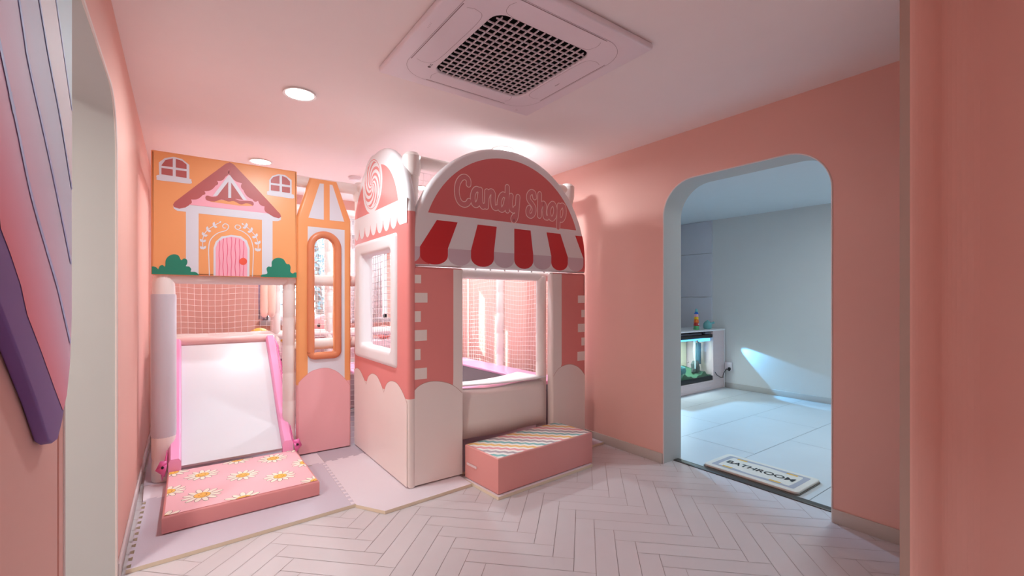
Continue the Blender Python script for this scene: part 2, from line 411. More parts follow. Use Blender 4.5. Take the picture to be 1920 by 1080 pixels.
# cabinet with the aquarium in it
root = thing('aquarium_cabinet', 'pale ribbed cabinet with white top housing a lit aquarium in the side room', 'cabinet', (5.3, 3.6, 0))
rib = mat('ribbed_pink_white', (226, 206, 206), .5)
mb = MB(); X0, X1, Y0, Y1, AX0, AX1, AZ0, AZ1 = 4.4, 6.045, 3.352, 3.80, 4.62, 5.77, .13, .745
mb.box((X0, Y0, .003), (X1, Y1, AZ0)); mb.box((AX1, Y0, AZ0), (X1, Y1, .785)); mb.box((X0, Y0, AZ0), (AX0, Y1, .785)); mb.box((AX0, Y1-.02, AZ0), (AX1, Y1, .785))
k = 0
zz = .012
while zz < .785:
    if zz < AZ0-.01: mb.box((X0, Y0-.004, zz), (X1, Y0, zz+.012), 0)
    else:
        mb.box((AX1+.004, Y0-.004, zz), (X1, Y0, zz+.012), 0)
    zz += .022
mb.build('body', [rib], root)
mb = MB(); mb.box((X0-.01, Y0-.012, .787), (X1+.006, Y1+.01, .808), 0, .004); mb.build('top_board', [mat('cabinet_top', (236, 234, 236), .3)], root)
mb = MB(); mb.box((X1-.012, Y0-.01, 0.003), (X1+.003, Y0-.001, .785), 0, .002); mb.build('edge_strip', [white], root)
aq = thing('aquarium', 'glass aquarium with black rim, blue light and green gravel inside the ribbed cabinet', 'aquarium', (5.2, 3.5, AZ0))
mb = MB(); mb.box((AX0+.01, Y0+.004, .70), (AX1-.005, Y1-.04, .742), 0, .004); mb.box((AX0+.01, Y0+.004, AZ0+.003), (AX1-.005, Y1-.04, AZ0+.06), 0, .003); mb.build('rim', [black], aq)
mb = MB()
for lo, hi in (((AX0+.02, Y0+.008, AZ0+.06), (AX1-.012, Y0+.013, .70)), ((AX1-.020, Y0+.014, AZ0+.06), (AX1-.015, Y1-.06, .70))): mb.box(lo, hi)
mb.build('glass', [gm], aq)
mb = MB(); mb.box((AX0+.02, Y1-.07, AZ0+.06), (AX1-.03, Y1-.06, .70)); mb.build('back_panel', [mat('aquarium_back', (226, 222, 190), .6)], aq)
mb = MB()
N = 24
vs = []; 
for i in range(N+1):
    for j in range(5):
        X = AX0+.03+(AX1-AX0-.06)*i/N; Yy = Y0+.016+(Y1-.08-Y0-.016)*j/4
        vs.append((X, Yy, AZ0+.085+.035*math.sin(i*.7)+.02*math.sin(i*1.9+j)+.012*j))
fs = [(i*5+j, (i+1)*5+j, (i+1)*5+j+1, i*5+j+1) for i in range(N) for j in range(4)]
mb.add(vs, fs, 0, True)
fr = [vs[i*5] for i in range(N+1)]; bt = [(p[0], p[1], AZ0+.058) for p in fr]
mb.add(fr+bt, [(i+N+1, i+N+2, i+1, i) for i in range(N)], 0)
mb.build('gravel', [mat('green_gravel', (64, 118, 84), .9, bump=.8, bscale=90, var=.6, vscale=60)], aq)
def rock(mb, c, s, mi=0, seed=0):
    rr = random.Random(seed); bm = bmesh.new(); bmesh.ops.create_icosphere(bm, subdivisions=2, radius=1)
    for v in bm.verts:
        k = 1+rr.uniform(-.18, .18); v.co = Vector((c[0]+v.co.x*s[0]*k, c[1]+v.co.y*s[1]*k, c[2]+v.co.z*s[2]*k))
    mb.bm(bm, mi, False)
mb = MB(); rock(mb, (5.13, 3.44, .29), (.13, .05, .085), seed=3); mb.build('driftwood', [mat('teal_rock', (60, 140, 140), .7, var=.6, vscale=25)], aq)
mb = MB(); rock(mb, (5.53, 3.46, .30), (.075, .05, .10), seed=5); mb.build('stone', [mat('dark_stone', (70, 84, 80), .7, var=.5, vscale=25)], aq)
mb = MB(); mb.tube([(5.66, 3.50, .34), (5.66, 3.50, .62)], .036, 0, 14); mb.tube([(5.66, 3.50, .60), (5.66, 3.50, .68), (5.60, 3.50, .69)], .014, 0, 8)
mb.build('filter', [mat('filter_teal', (42, 84, 96), .4)], aq)
mb = MB(); mb.tube([(5.46, 3.42, .30), (5.46, 3.42, .69)], .008, 0, 8); mb.tube([(5.43, 3.42, .45), (5.43, 3.42, .69)], .006, 0, 8); mb.build('hose', [mat('hose_clear', (190, 220, 226), .2)], aq)
mb = MB(); mb.box((AX0+.04, Y0+.05, .672), (AX1-.10, Y0+.11, .690), 0, .003); mb.box((5.50, Y0+.02, .655), (5.73, Y0+.05, .690), 0, .003)
mb.build('light_bar', [mat('aquarium_blue_led', (90, 190, 255), .4, emit=1.6)], aq)
lamp('aquarium_lamp', 'AREA', (5.2, 3.52, .665), 6, (.75, .95, 1), .5, shape='RECTANGLE', size_y=.1)
mb = MB(); mb.box((5.05, Y0+.03, .745), (5.55, Y0+.10, .765), 0, .004); mb.box((5.60, Y0+.01, .746), (5.74, Y0+.06, .778), 0, .006)
mb.build('lid_fittings', [mat('lid_grey', (92, 92, 104), .4)], aq)
fi = MB(); rock(fi, (5.30, 3.42, .40), (.022, .006, .010), seed=9); tag(fi.build('fish', [mat('fish_silver', (170, 150, 140), .4)]), 'tiny silvery fish swimming in the aquarium', 'fish')
# stacking cups
root = thing('stacking_cup_tower', 'rainbow tower of toy stacking cups on the aquarium cabinet', 'toy', (5.549, 3.46, .808))
z = .808
for nm, c, r0, r1, h_ in (('cup', (88, 180, 120), .036, .033, .052), ('cup', (196, 50, 48), .034, .030, .042), ('cup', (244, 120, 40), .031, .027, .042), ('cup', (250, 200, 30), .028, .025, .036), ('cup', (246, 180, 196), .026, .022, .034), ('cup', (40, 110, 196), .026, .018, .030), ('figure_top', (110, 196, 200), .017, .013, .030)):
    mb = MB(); m_ = mat('cup_%d_%d' % (c[0], c[1]), c, .35)
    pr = [(r0*.85, 0), (r0+.003, .002), (r0+.003, .010), (r0, .012), (r1, h_-.003), (r1*.9, h_)]
    if nm == 'figure_top': pr += [(.012, h_+.006), (.006, h_+.012), (.002, h_+.013)]
    mb.lathe((5.549, 3.46, z), pr, 0, 20)
    if c[0] == 196:
        for s_ in (-1, 1): mb.lathe((5.549+s_*.006, 3.46-.033, z+.022), [(.008, -.002), (.008, .002)], 1, 12, axis='Y')
    o = mb.build(nm, [m_, white], root); z += h_
# teal watering pot
root = thing('toy_teapot', 'small teal toy pot with spout on the corner of the aquarium cabinet', 'toy', (5.80, 3.45, .808))
mb = MB(); mb.lathe((5.80, 3.45, .808), [(.040, 0), (.050, .006), (.056, .04), (.052, .075), (.034, .10), (.020, .106)], 0, 24)
teal = mat('teal_plastic', (120, 190, 192), .35)
mb.build('pot', [teal], root)
mb = MB(); mb.tube([(5.84, 3.44, .868), (5.875, 3.43, .885), (5.905, 3.42, .892)], [.016, .012, .016], 0, 10); mb.build('spout', [teal], root)
mb = MB(); mb.lathe((5.80, 3.45, .912), [(.030, 0), (.012, .006), (.010, .014), (.004, .018)], 0, 16); mb.build('lid', [teal], root)
# outlet, plug, cord
root = thing('wall_outlet', 'white socket with black plug on the side room wall beside the cabinet', 'outlet', (FX, 3.27, .22))
mb = MB(); mb.box((FX-.05, 3.245, .245), (FX-.001, 3.33, .355), 0, .006); mb.build('socket_plate', [white_p], root)
mb = MB(); mb.lathe((FX-.050, 3.262, .268), [(.02, -.012), (.022, -.004), (.018, .0)], 0, 16, axis='X'); mb.box((FX-.07, 3.25, .24), (FX-.048, 3.272, .29), 0, .005); mb.build('plug', [black], root)
mb = MB(); pts = smooth([(3.30, .262), (3.335, .20), (3.3475, .15)], False)
P3 = [(FX-.062, a, b) for a, b in pts]+[(6.0, 3.338, .145), (5.93, 3.335, .15), (5.84, 3.335, .19), (5.79, 3.336, .235)]
P3 = [(FX-.06, 3.262, .255)]+P3
mb.tube(P3, .0045, 0, 8)
tag(mb.build('power_cord', [black]), 'thin black cord drooping from the socket to the aquarium', 'cord')
# bathroom rug
root = thing('bathroom_rug', 'cream and grey tufted rug reading BATHROOM inside the right arch', 'rug', (3.235, 1.545, .006))
rc, rh = (3.25, 1.55), 0
rugc = mat('rug_cream', (232, 224, 212), .95, bump=1.0, bscale=400, var=.12, vscale=120)
rugg = mat('rug_grey', (178, 176, 184), .95, bump=1.0, bscale=400, var=.15, vscale=120)
rugy = mat('rug_gold', (226, 178, 92), .95, bump=.8, bscale=400)
mb = MB(); Q = rrect(3.075, 1.235, 3.425, 1.865, .03)
plate(mb, Q, [], .016, .006, mapZ(.0225)); 
mp = mapZ(.0226)
paint(mb, rrect(3.115, 1.275, 3.385, 1.825, .01), mp, 1, 1)
pl = smooth([(3.14, 1.33), (3.165, 1.31), (3.335, 1.31), (3.36, 1.33), (3.345, 1.40), (3.36, 1.55), (3.345, 1.70), (3.36, 1.77), (3.335, 1.79), (3.165, 1.79), (3.14, 1.77), (3.155, 1.70), (3.14, 1.55), (3.155, 1.40)], True, 3)
paint(mb, pl, mp, 2, 0)
for c in ((3.145, 1.40), (3.145, 1.72), (3.355, 1.38), (3.355, 1.72)): paint(mb, rect(c[0]-.012, c[1]-.035, c[0]+.012, c[1]+.035), mp, 3, 2)
for P in text_polys('BATHROOM', .082, .0016):
    # reads from the pink room: letters run from far to near along the arch
    paint(mb, [(3.250+p[1], 1.55-p[0]) for p in P], mp, 5, 3)
mb.build('pile', [rugc, rugg, rugy, black], root)
mb = MB(); plate(mb, rrect(3.07, 1.23, 3.43, 1.87, .03), [], .004, 0, mapZ(.0062)); mb.build('backing', [mat('rug_back', (120, 112, 104), .9)], root)

# ---------------------------------------------------------------- ceiling fixtures
for i, (x, y, on) in enumerate(((.55, 2.83, 1), (.55, 4.42, 1), (2.05, 2.95, 1), (2.05, 4.47, 1), (1.36, 4.47, 0))):
    lab = ['lit round downlight alone on the open ceiling left of the air conditioner', 'lit round downlight just above the orange house panel', 'lit round downlight peeking over the candy shop arch', 'lit round downlight seen between lollipop panel and arch', 'small unlit round fitting on the ceiling above the tower panel'][i]
    rr = .088 if on else .06
    root = thing('ceiling_downlight' if on else 'smoke_detector', lab, 'ceiling light' if on else 'smoke detector', (x, y, ZC-.012), 0, 'round downlights in the ceiling' if on else None)
    if on:
        mb = MB(); mb.lathe((x, y, ZC-.012), [(.074, .004), (rr, 0), (rr, .006), (rr-.006, .0115), (.074, .0115)], 0, 40, cap=False); mb.build('rim', [mat('rim_white', (236, 232, 232), .4)], root)
        mb = MB(); mb.lathe((x, y, ZC-.009), [(.074, 0), (.074, .006)], 0, 40); mb.build('diffuser', [mat('lamp_diffuser', (255, 252, 248), .4, emit=9)], root)
    else:
        mb = MB(); mb.lathe((x, y, ZC-.036), [(.03, 0), (.048, .004), (.055, .02)], 0, 32); mb.build('dome', [white_p], root)
        mb = MB(); mb.lathe((x, y, ZC-.0155), [(.06, 0), (.06, .015)], 0, 32); mb.build('base', [white_p], root)
# air conditioner cassette
AX, AY, A = 1.285, 1.79, .477
root = thing('air_conditioner', 'large white square ceiling cassette air conditioner with black square grille', 'air conditioner', (AX, AY, ZC-.035))
zb = ZC-.032
mpC = lambda u, v, w: (u, v, zb-w)
acw = mat('ac_white', (232, 222, 228), .35)
acl = mat('ac_groove', (150, 128, 132), .6)
GX0, GX1, GY0, GY1 = 1.028, 1.562, 1.512, 2.092
mb = MB()
plate(mb, rrect(AX-A, AY-A, AX+A, AY+A, .012), [rrect(GX0, GY0, GX1, GY1, .055)[::-1]], .030, .010, mpC)
IA = .405
def groove(pts, wd, closed=False): stroke(mb, pts, wd, mpC, 1, 1, None, False, closed)
groove(rrect(AX-IA, AY-IA, AX+IA, AY+IA, .15, 14), .0016, True)
for a in range(4):
    ca, sa = [(1, 0), (0, 1), (-1, 0), (0, -1)][a]
    L = smooth([(-.375, -.235), (-.335, -.245), (-.292, -.205), (-.286, 0), (-.292, .205), (-.335, .245), (-.375, .235)], False, 8)
    T = lambda p: (AX+p[0]*ca-p[1]*sa, AY+p[0]*sa+p[1]*ca)
    groove([T(p) for p in L], .0016)
    groove([T((-.398, -.25)), T((-.398, .25))], .0045)
stroke(mb, [(AX+.36, AY+.435), (AX+.37, AY+.430)], .004, mpC, 1, 1)
for p in [(.838+.001*i, 1.73+.012*i) for i in range(4)]: paint(mb, rect(p[0], p[1], p[0]+.006, p[1]+.0015), mpC, 1, 1)
mb.build('panel', [acw, acl], root)
mb = MB()
cell = .0357; bw = .0034
nx = round((GX1-GX0)/cell); ny = round((GY1-GY0)/cell)
gx = (GX1-GX0)/nx; gy = (GY1-GY0)/ny
for i in range(1, nx):
    x = GX0+i*gx; e = .018 if i in (1, nx-1) else 0
    mb.box((x-bw/2, GY0+e, zb+.001), (x+bw/2, GY1-e, zb+.0075))
for j in range(1, ny):
    y = GY0+j*gy; e = .018 if j in (1, ny-1) else 0
    mb.box((GX0+e, y-bw/2, zb+.001), (GX1-e, y+bw/2, zb+.0075))
mb.build('grille', [acw], root)
mb = MB(); mb.box((GX0+.001, GY0+.001, zb+.013), (GX1-.001, GY1-.001, zb+.018)); mb.build('filter', [mat('ac_dark', (14, 11, 11), .9, spec=.1)], root)
mb = MB()
lx, ly = .992, 2.062
def put(polys, cx, cy, ang, mi, lay=2):
    ca, sa = math.cos(ang), math.sin(ang)
    for P in polys: paint(mb, [(cx+p[0]*ca-(-p[1])*sa, cy+p[0]*sa+(-p[1])*ca) for p in P], mpC, lay, mi)
an = math.radians(-90)
paint(mb, circ(lx, ly, .0085, 20), mpC, 2, 0)
mb.build('brand_dot', [mat('logo_grey', (92, 74, 78), .5)], root)
mb = MB()
put(text_polys('LG', .018, .0004), lx, ly-.022, an, 0)
mb.build('brand_letters', [mat('logo_grey', (92, 74, 78), .5)], root)
mb = MB()
put(text_polys('whisen', .013, .0002), 1.63, 1.832, math.radians(-90), 0)
mb.build('brand_mark', [mat('logo_grey', (92, 74, 78), .5)], root)

# ---------------------------------------------------------------- padded play frame
def pinched(p0, p1, r, pitch=.22, n=14):
    p0, p1 = Vector(p0), Vector(p1); L = (p1-p0).length; k = max(1, round(L/pitch)); pts = []; rs = []
    for i in range(k):
        for t, s_ in ((0, .93), (.04, .99), (.5, 1.0), (.96, .99)):
            pts.append(p0+(p1-p0)*((i+t)/k)); rs.append(r*s_)
    pts.append(p1); rs.append(r*.93)
    return [tuple(p) for p in pts], rs
frame = thing('play_frame', 'white padded tube frame carrying nets and panels of the indoor playground', 'playground frame', (1.3, 4.4, .02))
TR = .045
ZT = 2.13
posts = [(-.095, 3.80), (.665, 3.82), (1.215, 3.84), (1.235, 2.83), (1.53, 2.83), (2.345, 2.83), (2.64, 2.84), (2.66, 3.86), (2.66, 5.0), (1.25, 5.0), (.75, 5.0), (-.11, 5.0)]
for i, (x, y) in enumerate(posts):
    if i == 0:
        mb = MB(); mb.tube([(x, y, z_) for z_ in (.022, .03, .14, .16, .18, .32, 1.22, 1.33, 1.40, ZT)], [.062, .066, .064, .060, .065, .066, .064, .060, .045, .045], 0, 20)
        p = mb.build('post', [tubev], frame)
        mb = MB(); mb.tube([(x, y, .31), (x, y, .33), (x, y, 1.24), (x, y, 1.25)], [.066, .0685, .0685, .066], 0, 24); s_ = mb.build('sleeve', [sleeve], p); s_['label'] = 'smooth grey padding sleeve'
    else:
        zt = 1.40 if i in (4, 5) else ZT
        mb = MB(); P, R_ = pinched((x, y, .022), (x, y, zt), TR if i not in (4, 5) else .043); mb.tube(P, R_, 0, 14); mb.build('post', [tubev], frame)
def beam(a, b, r=TR):
    mb = MB(); P, R_ = pinched(a, b, r, .30); mb.tube(P, R_, 0, 14); return mb.build('beam', [tubev], frame)
for z in (ZT,):
    beam((-.095, 3.80, z), (1.215, 3.84, z)); beam((1.215, 3.84, z), (1.235, 2.83, z)); beam((1.235, 2.83, z), (2.64, 2.84, z)); beam((2.64, 2.84, z), (2.66, 5.0, z))
    beam((-.11, 5.0, z), (2.66, 5.0, z)); beam((-.095, 3.80, z), (-.11, 5.0, z))
for (x, y) in (posts[3], posts[6], posts[2], posts[0]):
    mb = MB(); mb.tube([(x, y, ZT-.10), (x, y, ZT-.05), (x, y, ZT+.03), (x, y, ZT+.055)], [.050, .060, .062, .040], 0, 14); mb.build('corner_cap', [tubev], frame)
beam((-.095, 3.80, 1.365), (1.215, 3.84, 1.365)); beam((1.235, 2.83, 1.405), (2.64, 2.84, 1.405), .043)
beam((.70, 3.83, .86), (1.215, 3.84, .86)); beam((-.11, 5.0, .86), (2.66, 5.0, .86)); beam((1.215, 3.84, .45), (1.235, 2.83, .45)); beam((1.53, 2.83, .45), (2.345, 2.83, .45))
def net(p0, du, dv, nu, nv, wd=.0022, seed=0, sag=.006, mat_=None):
    """knotted square net: nu x nv strings spanning the vectors du, dv from p0"""
    rr = random.Random(seed); mb = MB(); p0, du, dv = Vector(p0), Vector(du), Vector(dv); nrm = du.cross(dv).normalized()
    ph = [rr.uniform(0, 6) for _ in range(nu+nv+2)]
    def P(u, v): return p0+du*(u+sag*math.sin(v*7+u*5+seed))+dv*(v+sag*1.3*math.sin(u*8+v*3+seed))+nrm*(.012*math.sin(u*3.1)*math.sin(v*3.1))
    for i in range(nu+1): mb.tube([P(i/nu, j/12) for j in range(13)], wd*.7, 0, 4, False, False)
    for j in range(nv+1): mb.tube([P(i/12, j/nv) for i in range(13)], wd*.7, 0, 4, False, False)
    return tag(mb.build('safety_net', [mat_ or netm], frame))
net((-.06, 4.96, .90), (.78, 0, 0), (0, 0, 1.20), 15, 23, seed=1)
net((.80, 4.96, .90), (.42, 0, 0), (0, 0, 1.20), 9, 24, seed=2)
net((1.29, 4.96, .50), (1.33, 0, 0), (0, 0, 1.6), 28, 32, seed=3)
net((2.66, 2.90, .50), (0, .92, 0), (0, 0, 1.6), 22, 36, seed=4)
net((2.66, 3.91, .50), (0, 1.05, 0), (0, 0, 1.6), 24, 36, seed=5)
net((-.12, 3.87, .90), (0, 1.08, 0), (0, 0, 1.20), 20, 23, seed=6)
net((.72, 3.85, .06), (.45, 0, 0), (0, 0, .76), 10, 17, seed=7)
net((.72, 3.85, .92), (.45, 0, 0), (0, 0, .42), 10, 9, seed=8)
net((1.225, 2.90, .60), (0, .90, 0), (0, 0, 1.2), 19, 24, seed=9, mat_=mat('net_grey', (176, 164, 168), .7))
net((1.29, 2.86, 1.45), (1.30, 0, 0), (0, 0, .62), 26, 12, seed=11)
net((.70, 4.52, .10), (0, .44, 0), (0, 0, .72), 9, 15, seed=12)
net((.69, 3.88, .05), (0, .60, 0), (0, 0, .80), 13, 17, seed=13)

# ---------------------------------------------------------------- house panel
YH = 3.735
def Hs(pts): return conv(pts, 270, 260, 3.8575, PYp, YH)
root = thing('house_panel', 'orange printed cottage panel with brown roof hung above the white slide', 'panel', (.27, YH, 1.36))
u0, v0 = PYp(283, 515, YH); u1, v1 = PYp(557, 325, YH)
v0 = 1.375; v1 = 2.182
mb = MB(); plate(mb, rrect(u0, v0, u1, v1, .006, 3), [], .05, .012, mapY(YH))
mp = mapY(YH); cl = rect(u0+.004, v0+.003, u1-.004, v1-.006)
PM = [orange, lilac, brown, pinkp, rosel, knobc, green]
def hp(pts, lay, mi, sm=0): paint(mb, smooth(Hs(pts), True, sm) if sm else Hs(pts), mp, lay, mi, cl)
for win in (([(110,275),(107,172),(150,141),(212,131),(275,147),(328,190),(328,300)], [(92,285),(100,262),(212,278),(330,290),(343,305),(335,326),(212,312),(102,300)],
             [[(128,190),(155,155),(208,143),(208,206),(126,196)], [(230,146),(275,160),(308,187),(308,221),(230,209)], [(126,211),(208,223),(208,270),(126,258)], [(230,226),(308,236),(308,285),(230,273)]]),
            ([(905,398),(905,300),(927,270),(970,257),(1020,263),(1068,300),(1068,412)], [(890,395),(898,378),(980,388),(1073,402),(1085,417),(1076,433),(980,420),(898,408)],
             [[(917,298),(935,278),(980,266),(980,327),(917,319)], [(998,270),(1030,282),(1056,310),(1056,338),(998,329)], [(917,333),(980,342),(980,382),(917,374)], [(998,345),(1056,353),(1056,394),(998,386)]])):
    hp(win[0], 1, 1); hp(win[1], 2, 1, 3)
    for q in win[2]: hp(q, 3, 2)
hp([(303,515),(395,530),(395,1010),(303,1005)], 1, 1); hp([(853,570),(930,585),(930,1030),(853,1025)], 1, 1)
hp([(212,485),(300,476),(900,540),(990,565),(990,588),(965,597),(930,596),(395,541),(300,528),(240,522),(215,505)], 2, 1)
hp([(210,478),(222,458),(400,322),(592,181),(620,171),(648,186),(800,345),(985,545),(992,565),(975,577),(935,565),(895,540),(330,479),(300,498),(255,507),(218,495)], 3, 2)
def scal(P, depth):
    out = []
    for a, b in zip(P[:-1], P[1:]):
        for k in range(5):
            t = k/5; nx, ny = (b[1]-a[1]), -(b[0]-a[0]); L = math.hypot(nx, ny); s_ = math.sin(PI*t)*depth
            out.append((a[0]+(b[0]-a[0])*t+nx/L*s_, a[1]+(b[1]-a[1])*t+ny/L*s_))
    out.append(P[-1]); return out
hp(scal([(325,477),(340,440),(425,408),(437,380),(518,340),(528,305),(590,275),(612,222)], -14)+scal([(617,226),(628,272),(708,322),(718,372),(785,440),(825,450),(872,490),(895,541)], -12), 4, 3)
hp([(498,415),(608,268),(622,264),(745,445),(716,442),(618,300),(530,414)], 6, 1)
hp([(520,416),(616,298),(722,445)], 5, 2)
hp([(609,290),(630,292),(630,434),(609,432)], 7, 1)
hp([(480,438),(786,462),(786,487),(690,485),(480,456)], 5, 0)
hp([(445,422),(458,412),(500,422),(560,414),(600,428),(640,430),(690,448),(740,450),(780,454),(793,468),(788,485),(765,472),(735,468),(700,476),(650,452),(610,455),(560,440),(510,455),(455,445)], 8, 2, 3)
hp([(503,1030),(503,790),(518,745),(560,708),(630,696),(700,705),(745,738),(764,795),(762,1035)], 2, 1)
hp([(518,1030),(518,792),(533,752),(570,722),(630,709),(690,717),(730,748),(748,798),(746,1035)], 3, 3)
for k, x in enumerate((545, 573, 602, 632, 661, 691, 720)):
    t = (x-632)/115; yt = 712+42*t*t+ (4 if x > 632 else 0)
    L = Hs([(x+3*math.sin(j*1.3+k*2), yt+(1012-yt)*j/10) for j in range(11)])
    stroke(mb, L, .0042, mp, 4, 4, cl, False)
paint(mb, conv(circ(717, 888, 28, 24, ry=26), 270, 260, 3.8575, PYp, YH), mp, 6, 5)
for P in ([(475,1030),(470,900),(468,790),(482,730),(530,685),(590,665),(612,642),(605,622),(585,616),(570,628),(574,644),(588,646)], [(783,1035),(790,850),(788,780),(765,715),(720,675),(672,655),(658,640),(668,625),(690,628),(700,643),(688,652)]):
    stroke(mb, smooth(Hs(P), False, 5), .0055, mp, 2, 1, cl)
def leaf(a, b, wd, lay=2):
    dx, dy = b[0]-a[0], b[1]-a[1]; L = math.hypot(dx, dy); nx, ny = -dy/L, dx/L
    P = [(a[0]+dx*t+nx*wd*s_*math.sin(PI*t), a[1]+dy*t+ny*wd*s_*math.sin(PI*t)) for s_, ts in ((1, [k/8 for k in range(9)]), (-1, [1-k/8 for k in range(1, 8)])) for t in ts]
    hp(P, lay, 1)
for ST, sg in (([(428,800),(424,750),(430,705),(455,665),(500,632),(545,608)], 1), ([(822,815),(826,765),(812,715),(780,672),(745,640),(720,622)], -1)):
    stroke(mb, smooth(Hs(ST), False, 4), .0045, mp, 2, 1)
    for j in range(len(ST)-1):
        a, b = ST[j], ST[j+1]; dx, dy = b[0]-a[0], b[1]-a[1]; L = math.hypot(dx, dy); dx /= L; dy /= L
        for q in (1, -1):
            ex, ey = dx*.75-dy*q*.75, dy*.75+dx*q*.75
            leaf((a[0]+ex*2, a[1]+ey*2), (a[0]+ex*30, a[1]+ey*30), 9)
    leaf(ST[-1], (ST[-1][0]+(14 if sg > 0 else -14), ST[-1][1]-10), 6)
hp(scal([(40,945),(90,930),(108,942),(155,920),(158,900),(268,868),(270,880),(314,905),(310,925),(342,962),(350,966),(392,988)], 0) and smooth([(40,932),(62,924),(88,930),(103,944),(113,922),(135,914),(153,926),(157,880),(178,850),(215,836),(250,846),(268,878),(290,866),(312,878),(312,905),(302,922),(328,926),(342,945),(338,962),(368,964),(390,978),(394,1010),(200,1010),(40,1000)], True, 3), 5, 6)
hp(smooth([(845,1005),(850,985),(882,980),(892,970),(886,940),(900,925),(922,926),(924,890),(945,868),(975,862),(1008,872),(1030,905),(1050,908),(1060,930),(1058,962),(1075,975),(1090,968),(1110,976),(1112,1030),(980,1030),(850,1025)], True, 3), 5, 6)
mb.build('board', PM, root)

# ---------------------------------------------------------------- tower panel
YT = 3.76
def Tw(pts): return conv(pts, 560, 320, 2.841, PYp, YT)
root = thing('tower_panel', 'narrow orange tower panel with arched window between house and lollipop panels', 'panel', (.91, YT, .02))
tu0, tu1 = .709, 1.115
out = [(tu0, .022), (tu1, .022), (tu1, 1.85), (1.005, 2.155), (.805, 2.158), (tu0, 1.84)]
_l, _r = Tw([(84, 600)])[0][0], Tw([(190, 600)])[0][0]; _t = Tw([(137, 358)])[0][1]; _b = (Tw([(84, 967)])[0][1]+Tw([(190, 967)])[0][1])/2; _q = (_r-_l)/2
inn = [(_l, _b+.01), (_l, _t-_q)]+circ(_l+_q, _t-_q, _q, 7, PI, 0)[1:-1]+[(_r, _t-_q), (_r, _b+.01), (_r-.01, _b), (_l+.01, _b)]
mb = MB()
plate(mb, out, [inn[::-1]], .06, .020, mapY(YT), colour=lambda a, b, c: 1 if b < .56 else 0, cuts=(.56,))
mp = mapY(YT)
TM = [orange, pinkv, lilac, salmon]
for q in ([(112,68),(134,70),(134,262),(52,250)], [(165,74),(180,76),(243,272),(165,264)]): paint(mb, Tw(q), mp, 1, 2)
# white field with the window cut out, drawn as two halves around it
wl, wr = PYp(576.5, 500, YT)[0], PYp(645, 500, YT)[0]
ztop = lambda x: Tw([(0, 0)])[0][1]
tl = Tw([(48, 296)])[0]; trr = Tw([(245, 316)])[0]
cxm = (_l+_r)/2
il = [p for p in inn]  # outline from bottom left round the top
left = [tl, (tl[0], .50), (cxm, .50), (cxm, min(p[1] for p in inn))]+[inn[10], inn[0], inn[1], inn[2], inn[3], inn[4]]+[(cxm, (tl[1]+trr[1])/2)]
right = [trr, (cxm, (tl[1]+trr[1])/2), (cxm, inn[4][1])]+[inn[5], inn[6], inn[7], inn[8], inn[9]]+[(cxm, inn[10][1]), (cxm, .50), (trr[0], .50)]
paint(mb, left, mp, 1, 2); paint(mb, right, mp, 1, 2)
hump = conv([(830,700),(870,652),(905,617),(950,585),(1020,570),(1075,585),(1115,615),(1142,645),(1175,690)], 270, 500, 3, PYp, YT)
cl = rect(tu0+.012, .03, tu1-.012, 2.3)
hs = smooth(hump, False, 4)
paint(mb, [(tu1+.02, .0)]+hs[::-1]+[(tu0-.02, .0)], mp, 3, 1, cl)
stroke(mb, hs, .003, mp, 4, 3, cl, False)
mb.build('board', TM, root)
mb = MB()
xl_, xr_ = Tw([(64, 600)])[0][0], Tw([(208, 600)])[0][0]; zt__ = Tw([(134, 341)])[0][1]; zb__ = (Tw([(64, 984)])[0][1]+Tw([(208, 984)])[0][1])/2
rr_ = (xr_-xl_)/2
pp = [(xl_, zb__+.03), (xl_, zt__-rr_)]+circ(xl_+rr_, zt__-rr_, rr_, 22, PI, 0)+[(xr_, zb__+.03)]+circ(xr_-.03, zb__+.03, .03, 6, 0, -PI/2)[1:]+circ(xl_+.03, zb__+.03, .03, 6, -PI/2, -PI)[:-1]
P3 = [(p[0], YT-.004, p[1]) for p in pp]+[(pp[0][0], YT-.004, pp[0][1])]
mb.tube(P3, .027, 0, 12, cap=False, flat=.8)
mb.build('window_ring', [ringor], root)

# ---------------------------------------------------------------- lollipop side panel (faces left)
XS = 1.15
root = thing('lollipop_panel', 'tall pink side panel with white lollipop swirl and square padded window', 'panel', (XS, 3.25, .02))
sy0, sy1, sr = 2.695, 3.80, .5525
yc = (sy0+sy1)/2; zc = 1.745
out = [(sy1, .022), (sy1, zc)]; out = [(sy0, .022), (sy1, .022)]+circ(yc, zc, sr, 40, 0, PI)
wi = rrect(2.955, .862, 3.576, 1.553, .02, 4)
mb = MB(); plate(mb, out, [wi[::-1]], .06, .025, mapX(XS), colour=lambda a, b, c: 0 if b > 1.775 else (1 if b > .585 else 2), cuts=(1.775, .585))
SM = [white, coral, cream, pinkp, mat('seam_shadow', (190, 150, 140), .6)]
mp = mapX(XS); e = .014; cl = rect(sy0+e, .03, sy1-e, 2.31)
# pink dome with the scalloped white band below it
dome = [p for p in circ(yc, zc, .44, 44, 0, PI)]
zb_ = 1.865
dome = clip([(yc+.44, 1.6)]+dome+[(yc-.44, 1.6)], rect(yc-.6, zb_, yc+.6, 2.4))
dome2 = [(p[0]+(.02 if p[0] > yc else 0), p[1]) for p in dome]
dl = clip([(sy1-e, zb_)]+[(yc+(p[0]-yc)*(1.25 if p[0] > yc else .93), 1.745+(p[1]-1.745)*1.0) for p in circ(yc, 1.745, .44, 44, 0, PI)]+[(yc-.41, 1.6), (sy1, 1.6)], rect(sy0, zb_, sy1-.004, 2.4))
paint(mb, dl, mp, 1, 1)
